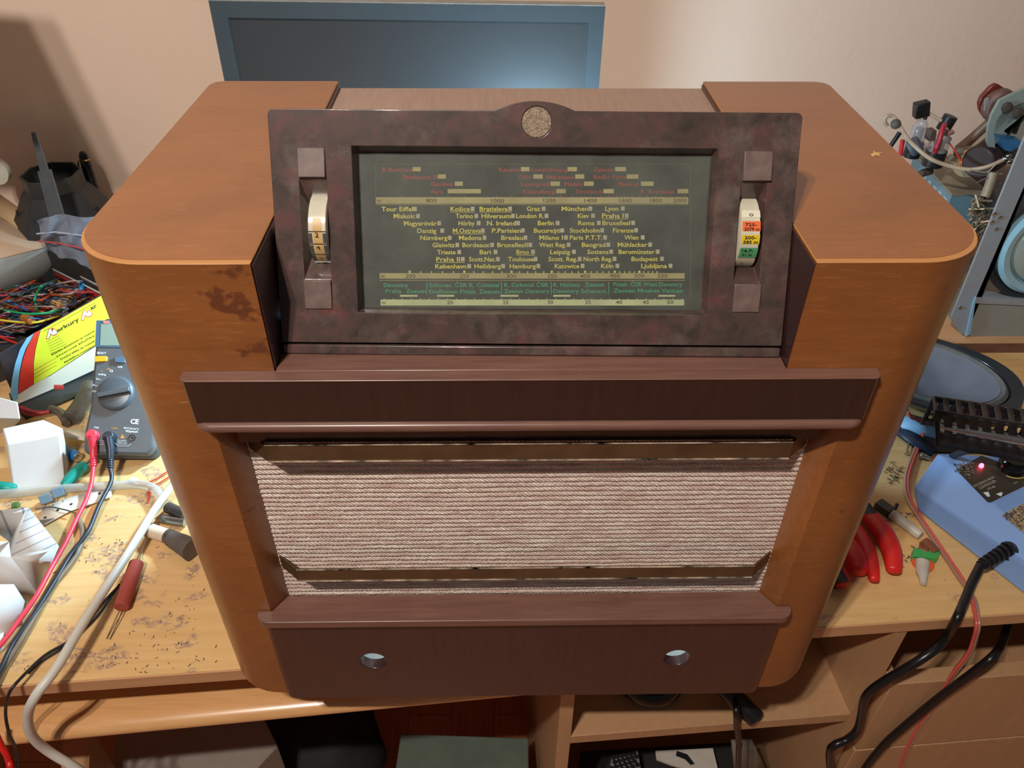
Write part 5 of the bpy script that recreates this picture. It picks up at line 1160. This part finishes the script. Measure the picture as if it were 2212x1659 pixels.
bm = BM(); lathe(bm, [(rr_ - .02, -.03), (.03, -.16), (.026, -.24), (.001, -.24)], Mc, 40, cap=False); ob('tube_neck', bm, plain('tube_shield', (70, 66, 64), .5, .3), sc_)
# upper bracket with details
yplate('rounded_bracket', [(2260, 170), (2160, 217), (2143, 248), (2135, 275), (2132, 305), (2139, 330), (2150, 347), (2164, 362), (2172, 340), (2150, 318), (2146, 290), (2152, 262), (2168, 238), (2262, 200)], plain('bracket_green_grey', (136, 150, 148), .4, var=.04), .006, y=.70)
yplate('bracket_web', [(2262, 196), (2166, 234), (2150, 262), (2146, 300), (2160, 330), (2184, 350), (2262, 260)], plain('web_grey', (158, 160, 150), .5, var=.1, vs=30), .003, y=.71)
yplate('slot', [(2204, 255), (2208, 258), (2196, 288), (2188, 287)], M_BLACK, .002, y=.707)
yplate('blue_capacitor', [(2160, 300), (2206, 305), (2200, 318), (2182, 328), (2170, 324)], plain('cap_blue', (52, 104, 150), .4), .02, y=.68)
for x, y in ((2197, 243), (2174, 231)):
    bm = BM(); lathe(bm, [(.0075, 0), (.0075, .004), (.004, .006), (.0005, .006)], Matrix.Translation(Sy(x, y, .70)) @ Matrix.Rotation(math.pi / 2, 4, 'X'), 18); ob('bolt', bm, plain('dark_bolt', (104, 96, 92), .4, .6), sc_)
for x, y, s in ((2172, 342, .007), (2180, 348, .006), (2178, 336, .005)):
    bm = BM(); bmesh.ops.create_icosphere(bm, subdivisions=2, radius=s, matrix=Matrix.Translation(Sy(x, y, .69)) @ Matrix.Scale(.7, 4, (0, 0, 1))); ob('solder_blob', bm, M_STEEL, sc_)
for x, y in ((2075, 664), (2143, 480), (2148, 462), (2160, 470), (2152, 495)):
    bm = BM(); lathe(bm, [(.0032, 0), (.003, .0015), (.0005, .0024)], Matrix.Translation(Sy(x, y, YS)) @ Matrix.Rotation(math.pi / 2, 4, 'X'), 14); ob('rivet', bm, M_STEEL, sc_)
# red-brown tube socket
sk2 = thing('tube_socket', 'red-brown bakelite tube socket at the top of the chassis', 'tube socket', tuple(Sy(2145, 222, .74)))
yplate('socket_plate', [(2151, 181), (2160, 184), (2190, 205), (2180, 240), (2150, 268), (2128, 258), (2116, 240), (2114, 225), (2120, 210), (2140, 188)], plain('red_brown_bakelite', (110, 44, 34), .35, var=.15), .008, sk2, .002, .745)
bm = BM(); lathe(bm, [(.024, 0), (.024, .012), (.020, .016), (.012, .016), (.012, .004), (.0005, .004)], Matrix.Translation(Sy(2155, 225, .742)) @ Matrix.Rotation(math.pi / 2, 4, 'X'), 32, cap=False); ob('socket_ring', bm, plain('dusty_ring', (112, 84, 76), .55, var=.3), sk2)
yplate('white_insert', [(2128, 215), (2136, 212), (2134, 245), (2127, 240)], plain('insert', (150, 150, 155), .4), .003, sk2, 0, .73)
cable('metal_pipe', [Sy(2070, 322, .76), Sy(2100, 298, .75), Sy(2140, 262, .74)], .0072, plain('grey_brown_pipe', (120, 98, 82), .45, .3), 'grey-brown pipe slanting up to the tube socket', 'pipe')
cable('metal_pipe', [Sy(2080, 340, .74), Sy(2110, 310, .73), Sy(2140, 285, .72)], .0035, plain('tan_pipe', (150, 124, 96), .5), 'thin tan rod below the grey-brown pipe', 'pipe')
# slotted metal box
zb_ = .205
bx = thing('chassis_box', 'blue-grey slotted metal box with dusty plate on top right of the radio', 'metal box', tuple(pz((2075, 430, .0))))
T = [pz((x, y, zb_)) for x, y in ((1976, 331), (2036, 328), (2141, 418), (2057, 420))]
e1 = T[2] - T[3]; 
bm = BM(); vs = [bm.verts.new(p) for p in T] + [bm.verts.new(Vector((p.x, p.y, zb_ - .003))) for p in T]
for f in ((0, 1, 2, 3), (7, 6, 5, 4), (0, 4, 5, 1), (1, 5, 6, 2), (2, 6, 7, 3), (3, 7, 4, 0)): bm.faces.new([vs[i] for i in f])
ob('dusty_plate', bm, plain('dusty_aluminium', (150, 142, 124), .5, .2, .12, 20), bx)
Tb = [T[0], T[1], T[2] - e1 * .18, T[3]]
bm = BM(); vs = [bm.verts.new(Vector((p.x, p.y, zb_ - .0035))) for p in Tb] + [bm.verts.new(Vector((p.x * 1.0, p.y, .0005))) for p in Tb]
for f in ((0, 1, 2, 3), (7, 6, 5, 4), (0, 4, 5, 1), (1, 5, 6, 2), (2, 6, 7, 3), (3, 7, 4, 0)): bm.faces.new([vs[i] for i in f])
ob('case', bm, plain('blue_grey_paint', (104, 138, 156), .4, var=.05), bx)
dl = (T[0] - T[3]); nrm = Vector((dl.y, -dl.x, 0)).normalized() * -1
for i in range(6):
    a = T[3] + dl * (.06 + i * .13); b = T[3] + dl * (.06 + i * .13 + .07)
    bm = BM(); pts = [Vector((p.x, p.y, z)) + nrm * s_2 for s_2 in (.0005, -.0155) for p, z in ((a, zb_ - .012), (b, zb_ - .012), (b, zb_ - .075), (a, zb_ - .075))]
    vs = [bm.verts.new(p) for p in pts]
    for f in ((0, 1, 2, 3), (7, 6, 5, 4), (0, 4, 5, 1), (1, 5, 6, 2), (2, 6, 7, 3), (3, 7, 4, 0)): bm.faces.new([vs[k] for k in f])
    ob('fin', bm, plain('pale_blue_fin', (150, 178, 190), .4), bx)
# valves and bits on the box
def glass(name, c, a=.35):
    m, nt, b = nmat(name); b.inputs['Base Color'].default_value = lin(c); b.inputs['Alpha'].default_value = a; b.inputs['Roughness'].default_value = .08; return m
M_GL = glass('valve_glass', (190, 190, 196), .4)
def valve(px, ytop, ybot, r, Y, lab, cap=True, core=(120, 110, 110)):
    b = onY(px, ybot, Y); t = onY(px + (ybot - ytop) * .42 * 0, ytop, Y); h = t.z - b.z; v = thing('radio_valve', lab, 'radio valve', tuple(b)); Mx = Matrix.Translation(b)
    bm = BM(); lathe(bm, [(r * .9, 0), (r, h * .15), (r, h * .6), (r * .75, h * .85), (r * .4, h)], Mx, 24); ob('glass_bulb', bm, M_GL, v)
    bm = BM(); lathe(bm, [(r * .55, h * .1), (r * .55, h * .65)], Mx, 16); ob('inner_plate', bm, plain('plate_%d' % px, core, .4, .5), v)
    bm = BM(); lathe(bm, [(r * 1.05, -.02), (r * 1.05, .004)], Mx, 24); ob('valve_base', bm, M_BLACK, v)
    if cap: bm = BM(); lathe(bm, [(r * .45, h), (r * .45, h + .008), (r * .3, h + .01)], Mx, 16); ob('top_cap', bm, M_STEEL, v)
    return t
valve(1976, 256, 312, .0125, .80, 'glass radio valve with a black connector on top')
valve(2022, 290, 330, .0150, .74, 'squat glass radio valve with a red rod in front', core=(90, 80, 84))
vc = Sy(1990, 236, .80); bm = BM(); box(bm, (-.011, -.008, -.012), (.011, .008, .012), Matrix.Translation(vc) @ Matrix.Rotation(-.25, 4, 'Y')); kk = ob('valve_connector', bm, M_BLACK, label='black angled connector on the tall glass valve', cat='connector', bev=.002)
cable('white_wire', [Sy(2001, 240, .80), Sy(2015, 250, .795), Sy(2036, 262, .79)], .0026, plain('cream_pvc', (190, 174, 150), .5), 'short cream wire from the black connector', 'wire')
bm = BM(); lathe(bm, [(.011, -.012), (.011, .012)], Matrix.Translation(Sy(2045, 266, .79)) @ Matrix.Rotation(.25, 4, 'Y'), 16); ob('small_knob', bm, M_BLACK, label='small black knob right of the glass valves', cat='knob', bev=.001)  # small black knob, a plain cylinder
cable('cream_cable', [Sy(1917, 272, .78), Sy(1911, 262, .78), Sy(1916, 251, .78), Sy(1930, 252, .78), Sy(1944, 272, .77), Sy(1957, 294, .75), Sy(1975, 315, .72), Sy(2010, 343, .70), Sy(2050, 358, .69), Sy(2090, 366, .68), Sy(2130, 361, .67), Sy(2166, 346, .67)], .0030, plain('beige_pvc', (176, 158, 138), .45), 'cream cable looping over the metal box to the chassis', 'cable')
bm = BM(); bmesh.ops.create_icosphere(bm, subdivisions=2, radius=.008, matrix=Matrix.Translation(Sy(1935, 268, .77))); ob('grommet', bm, plain('grey_grommet', (84, 84, 76), .6), label='grey rubber bead on the cream cable loop', cat='grommet')
cable('black_rod', [Sy(1922, 318, .80), Sy(1944, 286, .80)], .0038, M_BLACK, 'black rod left of the glass valves at the radio edge', 'rod')
cable('red_sleeve', [Sy(1944, 336, .78), Sy(1950, 303, .78)], .0036, plain('crimson', (206, 50, 60), .35), 'crimson sleeve standing left of the glass valves', 'cable sleeve')
cable('red_sleeve', [Sy(2019, 330, .72), Sy(2026, 312, .72), Sy(2036, 280, .73), Sy(2040, 270, .74)], .0040, plain('wine_red', (170, 44, 60), .35), 'wine red sleeve in front of the squat glass valve', 'cable sleeve')
cable('red_wire', [Sy(2050, 308, .74), Sy(2062, 325, .73), Sy(2076, 348, .72)], .0012, _m['red_pvc'], 'thin red wire right of the squat valve', 'wire')
for i, (x, y, w, h, c, lab) in enumerate(((1976, 316, .018, .030, (86, 96, 116), 'blue-grey component block under the tall valve'), (2010, 290, .010, .016, (84, 72, 66), 'dark brown part between the two valves'), (2053, 287, .010, .008, (160, 110, 104), 'pinkish part under the black knob'), (2047, 302, .008, .010, (120, 104, 96), 'grey-brown part right of the squat valve'), (2080, 326, .026, .012, (110, 100, 86), 'dusty grey bracket block at the foot of the pipe'), (2055, 340, .010, .009, (150, 140, 130), 'pale round-ended part on the dusty plate'), (2076, 352, .009, .012, (206, 140, 90), 'orange ceramic piece next to the thin red wire'), (2084, 330, .006, .014, (214, 158, 110), 'orange ceramic piece below the thin tan rod'), (2000, 372, .020, .014, (70, 62, 56), 'dark coil in the gap beside the slotted box'))):
    bm = BM(); Mx = Matrix.Translation(Sy(x, y, .74)) @ Matrix.Rotation(R.uniform(-.5, .5), 4, 'Y') @ Matrix.Rotation(R.uniform(-.5, .5), 4, 'Z'); (box(bm, (-w / 2, -h / 2, -h / 2), (w / 2, h / 2, h / 2), Mx) if i % 2 else lathe(bm, [(h * .35, -w * .5), (h * .45, -w * .42), (h * .45, w * .42), (h * .35, w * .5)], Mx @ Matrix.Rotation(1.2, 4, 'Y'), 16)); ob('electronic_part', bm, plain('part_%d' % i, c, .5, var=.25), label=lab, cat='electronic part', bev=.0015)
bm = BM(); A = Sy(2088, 350, .74); B = Sy(2135, 330, .78); tube(bm, [A, A.lerp(B, .5), B], lambda s: .026 - .004 * abs(s - .5), 24, 3); ob('transformer_coil', bm, plain('beige_coil', (150, 132, 104), .6, var=.1), label='beige wound coil behind the metal box', cat='coil')
bm = BM(); A = Sy(2112, 352, .70); B = Sy(2150, 330, .73); tube(bm, [A, B], .025, 24, 1); ob('dark_coil', bm, plain('maroon_coil', (52, 34, 38), .5, var=.2), label='dark maroon coil between metal box and grey bracket', cat='coil', bev=.003)
for i, pts in enumerate(([(2090, 372), (2120, 378), (2165, 376)], [(2110, 395), (2135, 384), (2160, 388)], [(2095, 366), (2130, 372), (2150, 356)])):
    cable('thin_wire', [Sy(x, y, .65 - i * .004) for x, y in pts], .0008, plain('thin_%d' % i, ((150, 140, 150), (120, 90, 110), (170, 160, 150))[i], .5), ('thin grey wire in front of the dark coil', 'thin mauve wire under the dark coil', 'thin pale wire above the dark coil')[i], 'wire')
cable('metal_pipe', [Sy(2128, 425, .64), Sy(2138, 400, .645), Sy(2146, 372, .65)], .0070, plain('dusty_post', (150, 140, 120), .5, .2), 'dusty vertical post left of the grey upright', 'post')
bm = BM()
for i in range(70):
    p = Sy(R.uniform(2100, 2132), R.uniform(432, 505), R.uniform(.640, .66)); a = Vector((R.uniform(-1, 1), R.uniform(-.5, .5), R.uniform(-1, 1))).normalized(); tube(bm, [p - a * .010, p + a * .010], R.choice((.0008, .0015, .002)), 5, 1)
ob('chassis_junk', bm, plain('junk_metal', (140, 130, 112), .4, .4, .5, 90), label='jumble of small metal parts between the metal box and grey upright', cat='metal parts', kind='stuff')

# ------------------------------------------------------------------ below the desk
gb_ = onZ(860, 1600, -.50)
q = [onZ(x, y, -.50) for x, y in ((868, 1588), (1140, 1598), (1140, 1740), (845, 1740))]
gx = thing('green_box', 'dull green box on the floor below the radio', 'box', (q[0].x, q[0].y, -.74))
bm = BM(); prism(bm, [(p.x, p.y) for p in q[::-1]], -.74, -.50); ob('box_body', bm, plain('dull_green', (92, 104, 92), .6, var=.12, vs=20), gx, bev=.004)
bm = BM(); prism(bm, [(p.x, p.y) for p in [onZ(x, y, -.50) for x, y in ((866, 1586), (1142, 1596), (1142, 1742), (843, 1742))][::-1]], -.505, -.497); ob('lid', bm, _m['dull_green'], gx, bev=.002)
# device and strap on the open shelf
zs = -.197
dv = thing('black_device', 'flat black device with rounded edge on the open shelf', 'device', tuple(onZ(1420, 1500, zs)))
c0 = onZ(1420, 1525, zs + .012); 
bm = BM(); loft(bm, [[c0 + DX * (a * math.cos(t)) + DY * (.06 + b * math.sin(t)) + Vector((0, 0, z)) for t in [2 * math.pi * i / 40 for i in range(40)]] for a, b, z in ((.040, .05, -.012), (.052, .062, 0), (.052, .062, .008), (.045, .056, .016))]); ob('shell', bm, M_BLACKG, dv)
cable('black_strap', [onZ(1560, 1480, zs + .03), onZ(1600, 1520, zs + .025), onZ(1632, 1552, zs + .016)], .012, _m['black_pvc'], 'thick black grip lying on the shelf edge', 'grip')
# contents of the lower compartment
cm = thing('perforated_case', 'grey perforated metal case in the lower compartment', 'metal case', tuple(onT(1370, 1700, .12)))
bm = BM(); p0 = onT(1340, 1630, .10)
zP = p0.z
q = [onZ(x, y, zP) for x, y in ((1322, 1632), (1378, 1620), (1392, 1700), (1300, 1740))]
prism(bm, [(p.x, p.y) for p in q[::-1]], zP - .048, zP); ob('case_body', bm, plain('light_grey_metal', (158, 162, 164), .4, .3), cm, bev=.002)
for i in range(6):
    for j in range(9):
        a = (i + .5 + .5 * (j % 2)) / 6.6; b = (j + .5) / 9; p = (q[0].lerp(q[1], a)).lerp(q[3].lerp(q[2], a), b)
        bm = BM(); lathe(bm, [(.0042, 0), (.0001, .0003)], Matrix.Translation(Vector((p.x, p.y, zP + .0003))), 6, cap=False); ob('vent_hole', bm, M_BLACK, cm)
mbp = [(1416, 1622), (1540, 1616), (1560, 1700), (1500, 1700), (1478, 1660), (1450, 1652), (1418, 1640)]
q = [onZ(x, y, zP - .02) for x, y in mbp]
wb = thing('broken_casing', 'broken off-white plastic panel in the lower compartment', 'plastic panel', tuple(q[0]))
bm = BM(); prism(bm, [(p.x, p.y) for p in q[::-1]], zP - .024, zP - .02); ob('panel', bm, plain('off_white_plastic', (206, 198, 186), .5, var=.05), wb)
bm = BM(); q2_ = [onZ(x, y, zP - .018) for x, y in ((1462, 1622), (1485, 1630), (1500, 1650), (1492, 1652), (1480, 1640), (1460, 1632))]; prism(bm, [(p.x, p.y) for p in q2_[::-1]], zP - .019, zP - .0175); ob('dark_cutout', bm, M_BLACK, wb)
bm = BM(); q = [onZ(x, y, zP - .03) for x, y in ((1255, 1610), (1590, 1590), (1600, 1760), (1245, 1760))]; prism(bm, [(p.x, p.y) for p in q[::-1]], -.60, zP - .05); ob('black_crate', bm, plain('black_crate_p', (34, 32, 32), .6, var=.1), label='black crate holding the parts in the lower compartment', cat='crate')
q = [onT(1580, 1602, .05), onT(1625, 1600, .05), onT(1668, 1690, .05), onT(1590, 1700, .05)]
bm = BM(); vs = [bm.verts.new(p) for p in q]; bm.faces.new(vs); ob('grey_board', bm, plain('grey_board', (120, 110, 98), .6), label='grey board standing at the right of the lower compartment', cat='board', solid=.006)
# pale box and dark bag under the tray
zq = -.42
q = [onZ(x, y, zq) for x, y in ((250, 1560), (560, 1530), (600, 1612), (553, 1662), (545, 1790), (230, 1790))]
bm = BM(); prism(bm, [(p.x, p.y) for p in q[::-1]], -.74, zq); ob('storage_box', bm, plain('grey_box_card', (150, 138, 128), .6, var=.05), label='large pale grey box standing under the keyboard tray', cat='box', bev=.002)
bm = BM(); bmesh.ops.create_icosphere(bm, subdivisions=4, radius=.105, matrix=Matrix.Translation(onZ(690, 1610, -.63)) @ Matrix.Scale(1.15, 4, (1, 0, 0)))
for v in bm.verts: v.co += v.normal * (.016 * mnoise.noise(v.co * 22) + .02 * mnoise.noise(v.co * 8)); v.co.z = max(v.co.z, -.739)
ob('dark_bag', bm, plain('black_fabric', (34, 32, 30), .8, var=.2), label='crumpled dark bag on the floor beside the pale box', cat='bag')
bm = BM(); q = [onZ(x, y, -.3) for x, y in ((140, 1580), (196, 1575), (192, 1660), (132, 1660))]; prism(bm, [(p.x, p.y) for p in q[::-1]], -.74, -.3); ob('wooden_post', bm, M_CARC, label='wooden post under the keyboard tray left of the pale box', cat='post')

# unseen perforated panel on a post, added to cast the left wall's shadow
tpn = thing('shadow_panel', 'unseen perforated panel on a post, added to shadow the left wall', 'shadow panel', (-1.05, .42, 0))
bm = BM(); y_ = .40; LB = Vector((-.405, -.74, 1.63))
def shade(px, py):
    w = onT(px, py, WT); return w + (LB - w) * ((y_ - w.y) / (LB.y - w.y))
vs = [bm.verts.new(p) for p in (shade(60, 41), shade(244, 408), shade(244, 408) + Vector((-.5, 0, -.02)), shade(60, 41) + Vector((-.45, 0, .02)))]; bm.faces.new(vs)
pn = ob('panel', bm, plain('panel_steel', (120, 120, 118), .5, .3), tpn, solid=.002)
cb = BM()
for i in (0, 1):
    for z in (.115 - i * .02,):
        lathe(cb, [(.0022, -.1), (.0022, .1)], Matrix.Translation((shade(60, 41).x - .02 - i * .03, y_ + .01, shade(244, 408).z + z)) @ Matrix.Rotation(math.pi / 2, 4, 'X'), 10)
cut(pn, cb)
bm = BM(); box(bm, (-1.07, .405, 0), (-1.04, .435, .78)); ob('post', bm, M_STEEL, tpn)
